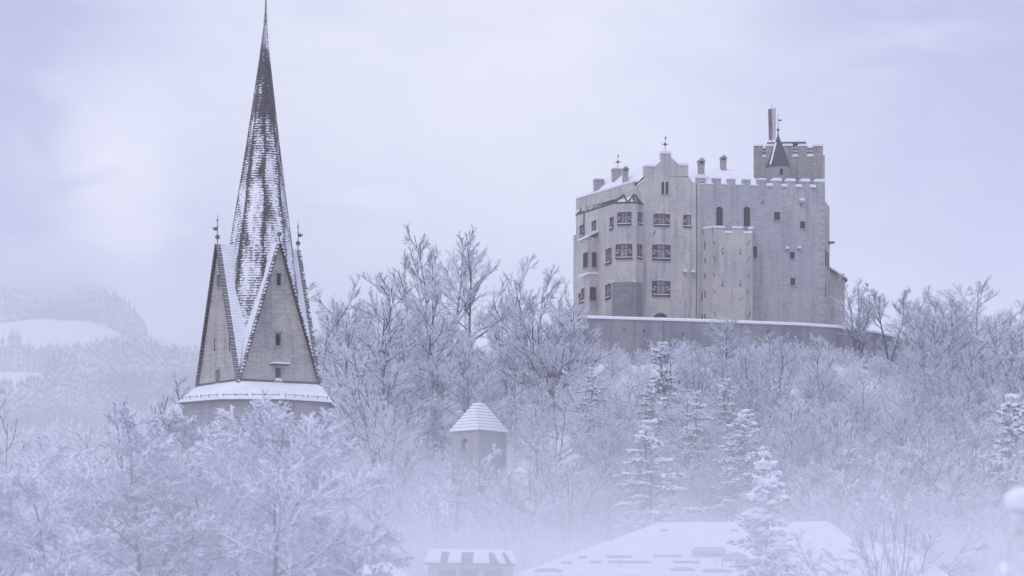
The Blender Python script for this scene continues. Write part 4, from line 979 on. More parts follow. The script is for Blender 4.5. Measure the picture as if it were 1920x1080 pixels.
for px, py, w_, h_ in ((925, 838, 1, 12),): slab(f, PT1, PT1.a(px) - .05, PT1.a(px) + .05, PT1.z(px, py + h_ / 2), PT1.z(px, py - h_ / 2), .003, .02)
for px, py in ((870.5, 858), (884.5, 857.5)): slab(f, PT0, PT0.a(px) - .09, PT0.a(px) + .09, PT0.z(px, py) - .09, PT0.z(px, py) + .09, .003, .02)
f.build('slit', ['dark'], sw)
ctr = Vector((small.location.x, small.location.y, 0))
def ov(p, s_): return ctr + (Vector((p[0], p[1], 0)) - ctr) * s_
zr_ = (HZ - 755.5) / F * 324; rf = MB(); ec = [ov(p, 1.07) + Vector((0, 0, zt - .02)) for p in q_]
r0, r1 = Vector((*P2(889, 324.5), zr_)), Vector((*P2(907, 325.0), zr_))
NR = 9
def course(p0, p1, t0, t1):
    for k in range(NR):                                          # snow lies in a roll on every course of boards
        a0, a1 = k / NR, (k + 1) / NR; l0, l1 = p0.lerp(t0, a0), p1.lerp(t1, a0); m0, m1 = p0.lerp(t0, a1), p1.lerp(t1, a1); up_ = Vector((0, 0, .14))
        rf.poly([l0, l1, l1 + up_ * .75, l0 + up_ * .75], 1 if k else 0); rf.poly([l0 + up_ * .75, l1 + up_ * .75, m1.lerp(l1, .3) + up_, m0.lerp(l0, .3) + up_], 0); rf.poly([m0.lerp(l0, .3) + up_, m1.lerp(l1, .3) + up_, m1, m0], 0)
course(ec[0], ec[1], r0, (r0 + r1) / 2 if False else r0); course(ec[1], ec[2], r0, r1); course(ec[2], ec[3], r1, r1); course(ec[3], ec[0], r1, r0)
rf.poly(ec[::-1], 1)
rfo = rf.build('roof', ['snow', 'stone'], small)
for p in (r0, r1): f = MB(); f.bar(p - Vector((0, 0, .1)), p + Vector((0, 0, .5)), .06, .04, 6); f.build('finial', ['iron'], rfo)

# ------------------------------------------------------------------ village roofs at the bottom, hut, posts
def hip_house(name, label, cat, ridge0, ridge1, eaves, zwall, parts=None):
    """eaves: four corners front-left, front-right, back-right, back-left"""
    c = sum(eaves, Vector()) / 4; o = thing(name, (c.x, c.y, -4), label, cat)
    rb = MB(); fl, fr, br_, bl = eaves; up_ = Vector((0, 0, .22))
    for p in ([fl, fr, ridge1, ridge0], [fr, br_, ridge1], [br_, bl, ridge0, ridge1], [bl, fl, ridge0]): rb.poly([x + up_ for x in p], 0)
    for a, b in ((fl, fr), (fr, br_), (br_, bl), (bl, fl)): rb.poly([a, b, b + up_, a + up_], 0)
    rb.poly([bl, br_, fr, fl], 1)
    rfo = rb.build('roof', ['snow_roof', 'wood'], o)
    wb = MB(); ins = [c + (e - c) * .93 for e in eaves]
    wb.prism([(e.x, e.y, -5) for e in ins], (0, 0, min(e.z for e in eaves) + 5 - .01)); wb.build('wall', ['plaster'], o)
    return o, rfo
D = 200.0
fl, fr = at(962, 1084, 196), at(1690, 1084, 196); r0, r1 = at(1236, 985, 203.5), at(1552, 983, 203.5)
bl, br_ = Vector((fl.x, 211, fl.z)), Vector((fr.x, 211, fr.z))
big, bigroof = hip_house('hall', 'broad low building with a long snow-covered hipped roof, at the bottom', 'building', r0, r1, [fl, fr, br_, bl], 0)
nrm = (fr - fl).cross(r0 - fl).normalized()
def on_roof(px, py):
    d = Vector(((px - 960) / F, 1, (HZ - py) / F)); p0 = fl + Vector((0, 0, .22)); return d * (p0.dot(nrm) / d.dot(nrm))
gd = MB()
for x0, x1, py in ((1105, 1127, 1056), (1052, 1060, 1057), (1062, 1072, 1057), (1085, 1100, 1047), (1135, 1185, 1046), (1140, 1220, 1056), (1225, 1278, 1045), (1262, 1312, 1056), (1238, 1252, 996), (1370, 1384, 997)):
    p, q2 = on_roof(x0, py), on_roof(x1, py + 0.4); gd.prism([p, q2, q2 + nrm * .16, p + nrm * .16], Vector((0, .12, .05)))
gd.build('snow_guard', ['stone'], bigroof)
vp = MB()
for px, py, h_ in ((1164, 1064, 22), (1308, 1065, 18), (1354, 1065, 18), (1344, 1058, 8), (1148, 1014, 7), (1238, 986, 5), (1333, 986, 4)):
    p = on_roof(px, py); vp.bar(p - Vector((0, 0, .1)), p + Vector((0, 0, h_ / F * 200)), .025, .025, 5)
p = on_roof(1164, 1064); vp.bar(p + Vector((-.35, 0, .75)), p + Vector((.35, 0, .85)), .02, .02, 5); vp.build('aerial', ['iron'], bigroof)
dm = MB(); p = on_roof(1380, 1054)
dm.prism([p + Vector((1.0 * math.cos(t), 0, .72 * math.sin(t))) for t in np.linspace(0, math.pi, 11)], (0, 1.6, 0), 0)
p2 = on_roof(1330, 1048); dm.prism([p2 + Vector((-1.3, 0, .45)), p2 + Vector((1.3, 0, .45)), p2 + Vector((1.1, .6, .78)), p2 + Vector((-.95, .6, .78))], (0, .5, 0.1), 0)
dm.build('dormer', ['stone'], bigroof)
for px, py, w_ in ((1028, 1073, 27), (1280, 1071, 24), (1345, 1074, 30)):
    p = on_roof(px, py); hw = w_ / F * 196
    f = MB(); f.prism([p + Vector((x * hw, 0, z)) for x, z in ((-1, .12), (-.6, -.12), (.7, -.12), (1, .10), (.4, .2), (-.5, .2))], (0, .5, .1)); f.build('roof_light', ['stone'], bigroof)

fl, fr = at(560, 1096, 168), at(772, 1096, 168); r0, r1 = at(600, 1019, 175), at(680, 1021, 175)
hip_house('cottage', 'snow-roofed cottage half hidden by frosted branches, bottom below the church', 'building', r0, r1, [fl, fr, Vector((fr.x, 182, fr.z)), Vector((fl.x, 182, fl.z))], 0)
fl, fr = at(1600, 1100, 150), at(1800, 1100, 150); r0, r1 = at(1640, 1024, 156), at(1690, 1026, 156)
hip_house('garden_house', 'low snowy roof beside the drooping frosted shrub, bottom right', 'building', r0, r1, [fl, fr, Vector((fr.x, 162, fr.z)), Vector((fl.x, 162, fl.z))], 0)
# shed with snow lying in patches on a boarded roof
D = 185.0; shed = thing('shed', at(885, 1100, D), 'long low shed whose dark roof carries separate snow patches', 'shed')
f = MB(); a, b = at(797, 1055, D), at(966, 1057, D); c, d = at(803, 1034, D + 3), at(962, 1037, D + 3)
f.prism([a, b, d, c], (0, 0, -.15)); rfo = f.build('roof', ['wood'], shed)
f = MB(); f.prism([(a.x + .2, a.y + .2, -4.8), (b.x - .2, b.y + .2, -4.8), (d.x, d.y + 1, -4.8), (c.x, c.y + 1, -4.8)], (0, 0, a.z - .2 + 4.8)); wl = f.build('wall', ['stone'], shed)
for u0, u1 in ((.0, .19), (.25, .42), (.53, .74), (.76, .87), (.90, 1.0)):
    f = MB(); s0 = (u1 - u0) * .12; e = Vector((0, 0, .003))
    pp = [a.lerp(b, u0) + e, a.lerp(b, u1 - s0) + e, c.lerp(d, u1 - s0 * 1.3) + e, c.lerp(d, u0 + s0 * .6) + e]
    if u0 > .7: pp = [a.lerp(b, u0 + .06) + e, a.lerp(b, u1 + .02) + e, c.lerp(d, u1 - .02) + e, c.lerp(d, u0) + e]
    f.prism(pp, (0, 0, .16)); f.build('snow_patch', ['snow'], rfo)
f = MB(); f.prism([c + Vector((0, 0, .01)), d + Vector((0, 0, .01)), d + Vector((0, .25, .16)), c + Vector((0, .25, .16))], (0, 0.2, .05)); f.build('snow_cap', ['snow'], rfo)
f = MB()
for px in (838, 880, 925): p = at(px, 1078, D - .1 + .25); f.prism([p + Vector((-.6, 0, -.35)), p + Vector((.6, 0, -.35)), p + Vector((.6, 0, .35)), p + Vector((-.6, 0, .35))], (0, .2, 0))
f.build('window', ['dark'], wl)
# timber hut and bench under the big dark tree
D = 366.0; hut = thing('hut', at(1032, 757, D), 'dark timber hut with snowy pitched roof below the castle wall end', 'hut')
f = MB(); f.prism([at(1012, 705, D), at(1040, 688, D), at(1066, 705, D), at(1066, 775, D), at(1012, 775, D)], (0, 4, 0)); f.build('wall', ['wood'], hut)
f = MB()
for x0, y0, x1, y1 in ((1006, 709, 1040, 688), (1040, 688, 1072, 709)): p, q2 = at(x0, y0, D - .5), at(x1, y1, D - .5); u = Vector((0, 0, .35)); f.prism([p, q2, q2 + u, p + u], (0, 5, 0))
f.build('roof', ['snow'], hut)
# blurred gate pier and snowy wall close to the camera
gp = thing('gate_post', (*P2(1912, 42), -1.5), 'blurred snow-capped gate post at the right edge, close by', 'post')
c = P2(1915, 42); f = MB(); f.box(c, (1, 0), .18, .18, -7, (HZ - 960) / F * 42); f.build('pillar', ['pier'], gp)
f = MB(); z = (HZ - 960) / F * 42; f.lathe(c, [(.19, z + .003), (.26, z + .08), (.27, z + .2), (.21, z + .31), (.1, z + .37), (.01, z + .39)], 14); f.build('snow_cap', ['snow'], gp, True)
gw_ = thing('garden_wall', (*P2(1930, 58), -1.5), 'blurred snow-heaped garden wall end in the bottom right corner', 'wall')
f = MB(); a, b = P2(1875, 57), P2(2300, 57); f.box(((a[0] + b[0]) / 2, 57), (1, 0), (b[0] - a[0]) / 2, .3, -7, .35); f.build('wall', ['stone'], gw_)
f = MB(); prf = [(-.42, .353), (.42, .353), (.44, .50), (.30, .66), (0, .72), (-.3, .66), (-.44, .50)]; f.prism([(a[0] - .05, 57 + x, z) for x, z in prf], (b[0] - a[0], 0, 0)); f.build('snow_cap', ['snow'], gw_, True)
# ------------------------------------------------------------------ trees
def nrmz(v): return v / np.maximum(np.linalg.norm(v, axis=-1, keepdims=True), 1e-9)
def tubes(P, Rr, k, flat=1.0):
    """tapered tubes along B polylines of n points"""
    B, n, _ = P.shape; T = nrmz(np.gradient(P, axis=1))
    ref = np.where(np.abs(T[..., 2:3]) > .9, np.array([1., 0, 0]), np.array([0, 0, 1.])); U = nrmz(np.cross(T, ref)); Vv = np.cross(U, T)
    a = np.arange(k) * 2 * np.pi / k + .4; ring = U[:, :, None] * np.cos(a)[:, None] + Vv[:, :, None] * (np.sin(a) * flat)[:, None]
    V = P[:, :, None] + ring * Rr[:, :, None, None]
    i = np.arange(B * n * k).reshape(B, n, k); A = i[:, :-1]; C_ = i[:, 1:]
    Q = np.stack([A, np.roll(A, -1, 2), np.roll(C_, -1, 2), C_], -1).reshape(-1, 4)
    return V.reshape(-1, 3), Q
def join(parts):
    V, Q, M, o = [], [], [], 0
    for v, q, m in parts: V.append(v); Q.append(q + o); M.append(np.full(len(q), m)); o += len(v)
    return np.vstack(V), np.vstack(Q), np.concatenate(M)
def sprout(r, P, Rr, per, tmin, tmax, ang, ratio, npts, up, jit, rmin, rk=.6, tip=.45, fall=.55, flatness=0.0):
    """child branches along every parent polyline"""
    B, n, _ = P.shape; idx = np.repeat(np.arange(B), per); m = len(idx)
    t = tmin + (tmax - tmin) * ((np.tile(np.arange(per), B) + r.uniform(0, 1, m)) / per)
    f = t * (n - 1); i0 = np.minimum(f.astype(int), n - 2); w = (f - i0)[:, None]
    S = P[idx, i0] * (1 - w) + P[idx, i0 + 1] * w; T = nrmz(P[idx, i0 + 1] - P[idx, i0]); rad = Rr[idx, i0] * (1 - w[:, 0]) + Rr[idx, i0 + 1] * w[:, 0]
    L = np.linalg.norm(np.diff(P, axis=1), axis=2).sum(1)[idx] * ratio * (1 - fall * (t - tmin) / max(tmax - tmin, 1e-6)) * r.uniform(.65, 1.25, m)
    q = r.normal(size=(m, 3)); q[:, 2] *= (1 - flatness); q = nrmz(q - (q * T).sum(1, keepdims=True) * T)
    a = ang * r.uniform(.7, 1.3, m)[:, None]; d = nrmz(T * np.cos(a) + q * np.sin(a))
    out = [S]; st = L / (npts - 1)
    for _ in range(npts - 1):
        d = nrmz(d + np.array([0, 0, up]) + r.normal(size=(m, 3)) * jit); out.append(out[-1] + d * st[:, None])
    r0 = np.maximum(rad * rk, rmin); Rn = r0[:, None] * np.linspace(1, tip, npts)
    return np.stack(out, 1), np.maximum(Rn, rmin * .8)
def stems(r, H, specs, npts, r0):
    out = []; RR = []
    for lean, az, hf in specs:
        z = np.linspace(0, 1, npts); b = lean * (z ** 1.25) * H; w = np.cumsum(r.normal(size=(npts, 2)) * H * .010, 0)
        out.append(np.stack([b * np.cos(az) + w[:, 0], b * np.sin(az) + w[:, 1], z * H * hf], 1)); RR.append(r0 * hf * (1 - .86 * z ** .8))
    return np.array(out), np.array(RR)
def bare_tree(name, seed, H, spec, l1, l2, l3, l4, spread=.42, up=.10, r0=.028, twig='twig', frost=.036, first=.28, ang=.85, dark_upper=False, k4=3, r3=.50, r4=.58, snow=.019, jt=.07, a3=.58):
    """bare tree laden with rime: stems and limbs (trunk), three orders of twigs (crown)"""
    r = np.random.default_rng(seed); P0, R0 = stems(r, H, spec, 9, H * r0)
    P1, R1 = sprout(r, P0, R0, l1, first, .97, ang, spread, 7, up, .10, H * .0030, .62, .35, .60)
    P2_, R2 = sprout(r, P1, R1, l2, .18, 1.0, .65, .48, 5, up * .9, jt * 1.2, H * .0016, .6, .45, .5)
    P3, R3 = sprout(r, P2_, R2, l3, .12, 1.0, a3, r3, 4, up * .7, jt, frost * .9, .6, .7, .45)
    P4, R4 = sprout(r, P3, R3, l4, .10, 1.0, a3, r4, 3, .02, jt, frost, .9, .7, .4)
    tv, tq, tm = join([(*tubes(P0, R0, 8), 0), (*tubes(P1, R1, 6), 0)])
    cv, cq, cm = join([(*tubes(P2_, R2, 5), 0 if dark_upper else 1), (*tubes(P3, R3, 4), 1), (*tubes(P4, R4, k4), 1)])
    ld = []
    for Pp, Rp, ch in ((P1, R1, 1.0), (P2_, R2, .9), (P3, R3, .55)):     # snow lying in lumpy strips along the branches
        sel = r.uniform(size=len(Pp)) < ch; Pq, Rq = Pp[sel][:, 1:], Rp[sel][:, 1:]
        Rs = np.maximum(Rq * .75, snow) * r.uniform(.6, 1.4, Rq.shape); Rs[:, -1] *= .5; Rs[:, 0] *= .5
        ld.append((*tubes(Pq + np.array([0, 0, 1.0]) * (Rq * .75 + Rs * .35)[..., None], Rs, 4, .8), 0))
    sv, sq_, _ = join(ld)
    return fast_mesh('trunk', tv, tq, tm, ['bark'], True).data, fast_mesh('crown', cv, cq, cm, ['bark', twig], False).data, float(max(np.quantile(cv[:, 2], .9995), tv[:, 2].max())), fast_mesh('snow_load', sv, sq_, None, ['snow'], True).data
def spruce(name, seed, H, n_wh, per, rad, droop, clump=.16, twigs=9, gap=0.0, base=.06):
    """conifer: bare stem, tiers of drooping boughs, snow rolls lying along them"""
    r = np.random.default_rng(seed); P0, R0 = stems(r, H, [(0.0, 0, 1)], 9, H * .017)
    bs = []
    for w_ in range(n_wh):
        t = base + (0.985 - base) * (w_ / (n_wh - 1)) ** .92; z = t * H; L = H * rad * (1 - t) ** .85 + H * .018
        gapz = H * (1 - base) / n_wh
        for _ in range(per if t < .93 else 4):
            if r.uniform() < gap: continue
            az = r.uniform(0, 6.283); l = L * r.choice([r.uniform(.35, .8), r.uniform(.8, 1.3)]); s = np.linspace(0, 1, 6); dr = droop * (1.0 - 1.5 * t) * r.uniform(.5, 1.5)
            zj = z + r.uniform(-.8, .8) * gapz * (t < .9); lift = r.uniform(.1, .6)
            x = l * s; zz = zj + l * (-dr * s + lift * dr * s ** 2.6); zz = zz + (0.25 * l * s if t > .8 else 0)
            j = np.cumsum(r.normal(size=(6, 2)), 0) * l * .025
            bs.append(np.stack([x * np.cos(az) + j[:, 0], x * np.sin(az) + j[:, 1], zz], 1))
    P1 = np.array(bs); m = len(P1); Ls = np.linalg.norm(P1[:, -1] - P1[:, 0], axis=1)
    R1 = np.maximum(Ls[:, None] * .022 * np.linspace(1, .4, 6), .012)
    P2_, R2 = sprout(r, P1, R1, twigs, .12, 1.0, .85, .36, 4, -.10, .10, H * .0055, .8, .6, .62, .75)
    P3, R3 = sprout(r, P2_, R2, 3, .2, 1.0, .7, .5, 3, -.08, .15, H * .0055, 1, .7, .4, .7)
    # cushions of snow lying along boughs and twigs
    def cushions(Pp, per, lo, rad, prob):
        B, n, _ = Pp.shape; idx = np.repeat(np.arange(B), per); idx = idx[r.uniform(size=len(idx)) < prob]; m2 = len(idx)
        f = r.uniform(lo, 1.0, m2) * (n - 1.001); i0 = f.astype(int); w2 = (f - i0)[:, None]
        c = Pp[idx, i0] * (1 - w2) + Pp[idx, i0 + 1] * w2; T = nrmz(Pp[idx, i0 + 1] - Pp[idx, i0]); rr = rad * r.uniform(.45, 1.35, m2); ln = rr * r.uniform(1.0, 2.2, m2)
        st_ = np.array([-1, -.55, 0, .6, 1.0]); Pc = c[:, None] + T[:, None] * (st_[None, :] * ln[:, None])[..., None] + np.array([0, 0, 1.0]) * (rr * .45)[:, None, None]
        return tubes(Pc, rr[:, None] * np.array([.25, .85, 1, .8, .2]) * r.uniform(.85, 1.15, (m2, 5)), 6, .62)
    tv, tq = tubes(P0, R0, 7)
    nv, nq, _ = join([(*tubes(P1, R1, 5), 0), (*tubes(P2_, R2, 4), 0), (*tubes(P3, R3, 3), 0)])
    sv, sq_, _ = join([(*cushions(P1, 5, .30, clump * 1.5, .85), 0), (*cushions(P2_, 2, .2, clump, .6), 0)])
    return (fast_mesh('trunk', tv, tq, None, ['bark'], True).data, fast_mesh('crown', nv, nq, None, ['needle']).data, H, fast_mesh('snow_load', sv, sq_, None, ['snow'], True).data)

u0 = lambda *a: [(l, R(z), h) for l, z, h in a]
PROTO = dict(
    bold1=bare_tree('r', 41, 15, u0((.05, 150, 1), (.16, 20, .95)), 11, 8, 8, 8, .50, .06, .024, frost=.0125, first=.30, ang=.95, dark_upper=True),
    round1=bare_tree('r', 1, 15, u0((.02, 40, 1)), 19, 8, 8, 8, .58, .05, .018, frost=.0125, first=.12, ang=1.05, dark_upper=True),
    round2=bare_tree('r', 2, 15, u0((.10, 200, .95), (.14, 20, 1)), 12, 8, 8, 8, .55, .06, .017, frost=.0125, first=.14, ang=1.0, dark_upper=True),
    round3=bare_tree('r', 3, 15, u0((.05, 120, 1)), 22, 8, 7, 7, .50, .07, .018, frost=.0125, first=.08, ang=1.0, dark_upper=True),
    open1=bare_tree('o', 4, 18, u0((.10, 172, 1), (.15, 5, .97)), 11, 8, 7, 7, .24, .10, .014, 'twig_dark', .011, .52, .6, dark_upper=True),
    open2=bare_tree('o', 5, 18, u0((.24, 185, .9), (.12, 10, 1)), 10, 8, 7, 6, .34, .12, .014, 'twig_dark', .012, .34, .65, dark_upper=True),
    open3=bare_tree('o', 6, 16, u0((.20, 10, 1), (.14, 160, .95), (.30, 200, .8)), 9, 8, 7, 6, .42, .09, .015, 'twig_dark', .012, .24, .8, dark_upper=True),
    slim1=bare_tree('s', 7, 16, u0((.02, 0, 1)), 26, 7, 7, 6, .34, .10, .012, frost=.0125, first=.14, ang=.9, dark_upper=True),
    slim2=bare_tree('s', 8, 16, u0((.06, 30, 1), (.10, 200, .9)), 15, 7, 7, 6, .36, .10, .011, frost=.0125, first=.16, ang=.85, dark_upper=True),
    vase1=bare_tree('v', 9, 12, u0((.30, 10, 1), (.36, 170, .95), (.10, 90, 1), (.50, 190, .8), (.48, 350, .8), (.2, 280, .95)), 8, 7, 6, 6, .36, .03, .010, frost=.014, first=.18, ang=.65, dark_upper=True),
    vase2=bare_tree('v', 10, 12, u0((.45, 0, .85), (.40, 180, .9), (.15, 200, 1), (.62, 20, .6), (.3, 60, 1), (.25, 300, 1)), 8, 7, 6, 6, .38, .04, .010, frost=.014, first=.15, ang=.7, dark_upper=True),
    bush1=bare_tree('b', 12, 7, u0((.3, 0, 1), (.35, 90, .9), (.3, 180, 1), (.35, 270, .9), (.1, 30, 1)), 8, 6, 6, 6, .44, .03, .012, 'twig_near', .020, .10, .8),
    bush2=bare_tree('b', 13, 7, u0((.2, 60, 1), (.45, 150, .8), (.35, 240, .95), (.45, 330, .85)), 9, 6, 6, 6, .47, .02, .012, 'twig_near', .020, .10, .8),
    dark1=bare_tree('d', 14, 14, u0((.05, 180, 1), (.16, 20, .95)), 12, 8, 7, 5, .42, .08, .013, 'twig_dark', .014, .14, .8, dark_upper=True, snow=.012),
    fan1=bare_tree('f', 15, 8, u0((.25, 0, 1), (.45, 15, .9), (.3, 175, 1), (.5, 190, .85), (.05, 90, 1), (.15, 250, 1)), 7, 6, 5, 3, .38, .10, .012, 'twig_dark', .012, .12, .55, dark_upper=True, snow=.012),
    near1=bare_tree('n', 21, 12, u0((.14, 8, .74), (.02, 175, 1)), 14, 9, 9, 5, .58, -.005, .016, 'twig_near', .036, .34, 1.0, k4=4, r3=.62, r4=.40, snow=.055, jt=.12, a3=.75),
    near2=bare_tree('n', 22, 12, u0((.03, 20, 1)), 19, 9, 9, 5, .46, .02, .012, 'twig_near', .036, .30, .95, k4=4, r3=.62, r4=.40, snow=.055, jt=.12, a3=.75),
    near3=bare_tree('n', 23, 12, u0((.10, 190, .95), (.35, 185, .8)), 12, 9, 9, 5, .55, .0, .013, 'twig_near', .036, .16, 1.0, k4=4, r3=.62, r4=.40, snow=.055, jt=.12, a3=.75),
    spruce1=spruce('p', 31, 14, 22, 7, .27, .60, .125, 13, .08),
    spruce2=spruce('p', 32, 14, 18, 6, .26, .65, .105, 12, .15),
    spruce4=spruce('p', 35, 14, 20, 6,   .28, .75, .125, 13, .15),
    spruce3=spruce('p', 33, 9, 20, 9, .26, .22, .085, 13, .03),
    pine1=spruce('p', 34, 12, 15, 10, .34, .35, .105, 17, .05, .12),
)
bare = lambda k: not (k.startswith('spruce') or k.startswith('pine'))
NAMES = {'spruce': ('snowy_spruce', 'spruce tree'), 'pine': ('snowy_pine', 'pine tree'), 'bush': ('frosted_shrub', 'shrub'), 'fan': ('frosted_shrub', 'shrub')}
PR = np.random.default_rng(99)
def plant(px, top, D, kind, label, group=None, wide=1.0, rz=None, base=None, tilt=(0, 0)):
    me = PROTO[kind]; x = (px - 960) / F * D; zg = float(gz(x, D)) - .15 if base is None else (HZ - base) / F * D
    h = (HZ - top) / F * D - zg; s = h / me[2]
    key = ''.join(c for c in kind if c.isalpha()); nm, cat = NAMES.get(key, ('frosted_tree', 'tree'))
    o = thing(nm, (x, D, zg), label, cat, group)
    o.scale = (s * wide, s * wide, s); o.rotation_euler = (tilt[0], tilt[1], PR.uniform(0, 6.283) if rz is None else R(rz))
    for n_, m_ in (('trunk', me[0]), ('crown', me[1])) + ((('snow_load', me[3]),) if len(me) > 3 else ()):
        c = bpy.data.objects.new(n_, m_); COL.objects.link(c); c.parent = o
    return o
G1_, G2_, G3_, G4_ = 'trees of the hillside wood', 'snowy conifers below the castle wall', 'frosted thicket on the right', 'snow-laden trees in front of the church'
# wooded ridge between the church and the castle
for a in [
    (590, 528, 382, 'round2', 'rounded frosted tree peeping out right beside the church spire gable', 1.15),
    (640, 548, 392, 'round3', 'frosted tree between the church and the dark forked tree, on the skyline', 1.0),
    (692, 520, 386, 'open3', 'dark-limbed forked tree on the skyline, nearest to the church', .85),
    (728, 508, 374, 'slim1', 'narrow pointed frosted tree with one straight dark stem', 1.35),
    (770, 473, 392, 'open2', 'bare tree with two sinuous dark limbs, left of the tallest tree', .95),
    (826, 412, 396, 'open1', 'tallest bare tree on the ridge, its top split into two fans', .85, 0),
    (884, 456, 388, 'round1', 'dense pale frosted tree right behind the tallest bare tree', .95),
    (815, 520, 378, 'round3', 'pale frosted crown in front of the foot of the tallest bare tree', 1.1),
    (952, 522, 396, 'open3', 'thin bare tree in the gap between two dense frosted crowns', .8),
    (1002, 476, 386, 'round2', 'fan-topped frosted tree standing well left of the castle wall', .95),
    (1058, 528, 398, 'open3', 'thin bare tree reaching up close beside the castle left edge', .75),
    (1012, 560, 350, 'bold1', 'big spreading tree with stout dark trunk at the left wall end', 1.08),
    (820, 590, 352, 'bold1', 'frosted tree with stout dark trunk just left of the watch tower', 1.4),
    (716, 575, 346, 'slim1', 'tall straight-stemmed tree between the church and the watch tower', 1.5),
    (684, 640, 334, 'slim2', 'slender twin-stemmed tree close right of the church gallery', 1.3),
    (655, 590, 352, 'round3', 'dense frosted tree right behind the church skirt roof', 1.1),
    (765, 605, 352, 'round1', 'broad pale frosted crown halfway down the slope, left of the stout trunk', 1.0),
    (900, 600, 366, 'round2', 'frosted tree rising straight behind the watch tower roof', 1.1),
    (950, 640, 352, 'slim2', 'slender frosted tree just right of the watch tower roof', 1.3),
    (872, 640, 346, 'slim1', 'slim frosted tree behind the left slope of the watch tower roof', 1.2),
    ]: plant(*a[:5], G1_, a[5], *a[6:])
# conifers and bare trees under the retaining wall
for a in [
    (1110, 690, 334, 'spruce2', 'ragged spruce below the left end of the retaining wall', 1.25),
    (1150, 652, 360, 'round1', 'small frosted tree in front of the retaining wall, left of the snowiest spruce', .95),
    (1242, 643, 336, 'spruce4', 'thickly snow-laden spruce, topmost against the retaining wall', 1.35),
    (1225, 715, 330, 'spruce4', 'spruce with long snowy boughs, directly below the snowiest spruce', 1.3),
    (1310, 668, 356, 'round3', 'small frosted tree between the snowiest spruce and the wall-topping tree', .9),
    (1360, 588, 364, 'round3', 'frosted tree whose tip tops the retaining wall in front of the bastion', 1.5),
    (1306, 735, 322, 'spruce2', 'dark-stemmed spruce, middle of the conifers below the wall', 1.2),
    (1362, 712, 328, 'spruce4', 'spruce with bright drooping boughs, rightmost of the conifers below the wall', 1.05),
    (1450, 622, 362, 'round2', 'wide bright frosted crown leaning on the wall below the castle right half', 1.25),
    (1505, 660, 360, 'round1', 'bright frosted crown below the wall, under the castle right corner', 1.0),
    (1220, 790, 300, 'spruce4', 'low dark spruce below the spruce with long snowy boughs', 1.5),
    (1395, 770, 308, 'spruce1', 'low spruce below the spruce with bright drooping boughs', 1.4),
    (1405, 660, 354, 'round3', 'frosted tree between the wall-topping tree and the wide bright crown', 1.0),
    ]: plant(*a[:5], G2_, a[5])
# the right-hand wood
for a in [
    (1612, 512, 380, 'open3', 'bare tree with fanned dark limbs beside the castle right corner', 1.2),
    (1700, 556, 386, 'round1', 'rounded pale crown right of the tree with bent dark tips', .9),
    (1668, 530, 383, 'open1', 'bare tree with bent dark tips, right of the fanned bare tree', 1.3),
    (1735, 575, 392, 'round2', 'lower frosted crown between the bare trees and the great round crown', 1.0),
    (1832, 524, 386, 'round1', 'great round crown, highest at the right of the castle', 1.25),
    (1790, 560, 380, 'round3', 'frosted tree leaning into the left side of the great round crown', .9),
    (1895, 572, 384, 'open3', 'dark-limbed tree at the right frame edge below the skyline', .9),
    (1905, 560, 398, 'round2', 'pale crown behind the dark-limbed tree at the right frame edge', .9),
    (1560, 690, 356, 'round2', 'pale frosted tree below the wall under the fanned bare tree', 1.1),
    (1650, 672, 362, 'vase2', 'spreading bare shrub-like tree with long pale limbs across the wall', 1.2),
    (1700, 640, 370, 'slim2', 'thin frosted tree at the right end of the retaining wall', 1.3),
    (1765, 640, 366, 'round3', 'frosted tree under the left side of the great round crown', 1.1),
    (1840, 650, 360, 'round1', 'frosted tree directly under the great round crown', 1.05),
    (1900, 660, 352, 'round2', 'frosted tree above the dark snow-laden pine at the right edge', 1.0),
    (1896, 742, 300, 'pine1', 'dark pine with thick snow cushions at the right edge', 1.1),
    (1738, 780, 296, 'vase1', 'many-stemmed fan-shaped bush-tree with long curved stems, lower right', 1.25),
    (1560, 760, 300, 'slim2', 'thin frosted tree with one dark stem above the hall roof right half', 1.3),
    ]: plant(*a[:5], G3_, a[5])
# lower band round the watch tower
for a in [
    (1000, 815, 314, 'bush1', 'bright bushy frosted shrub covering the watch tower right wall', 1.35),
    (905, 862, 306, 'vase1', 'many-stemmed frosted bush rising before the foot of the watch tower', 1.1),
    (850, 872, 302, 'bush1', 'rounded frosted bush at the left foot of the watch tower', 1.2),
    (890, 842, 312, 'bush2', 'frosted shrub with spiky upright twigs before the watch tower', 1.0),
    (1070, 850, 306, 'vase1', 'frosted many-stemmed shrub halfway between watch tower and hall roof', 1.1),
    (760, 850, 314, 'slim2', 'slight frosted sapling left of the watch tower foot', 1.3),
    (640, 830, 312, 'bush2', 'frosted shrub close right of the church shaft', 1.4),
    (960, 890, 292, 'vase2', 'arching frosted shrub above the shed right end', 1.2),
    (1190, 850, 312, 'vase1', 'arching frosted shrub in dark gap above the hall ridge left end', 1.1),
    (1330, 830, 314, 'bush2', 'bright frosted shrub above the hall ridge middle', 1.4),
    (1450, 800, 312, 'vase2', 'frosted shrub right behind the small foreground spruce', 1.1),
    (700, 890, 284, 'vase1', 'misty frosted shrub above the cottage roof', 1.1),
    (825, 900, 284, 'bush1', 'misty frosted shrub above the shed left end', 1.3),
    (1640, 830, 292, 'bush1', 'frosted shrub above the drooping frosted shrub', 1.5),
    (1860, 850, 284, 'vase2', 'misty frosted shrub below the dark pine', 1.1),
    (1560, 880, 290, 'vase2', 'frosted shrub above the hall ridge right end', 1.0),
    ]: plant(*a[:5], None, a[5])
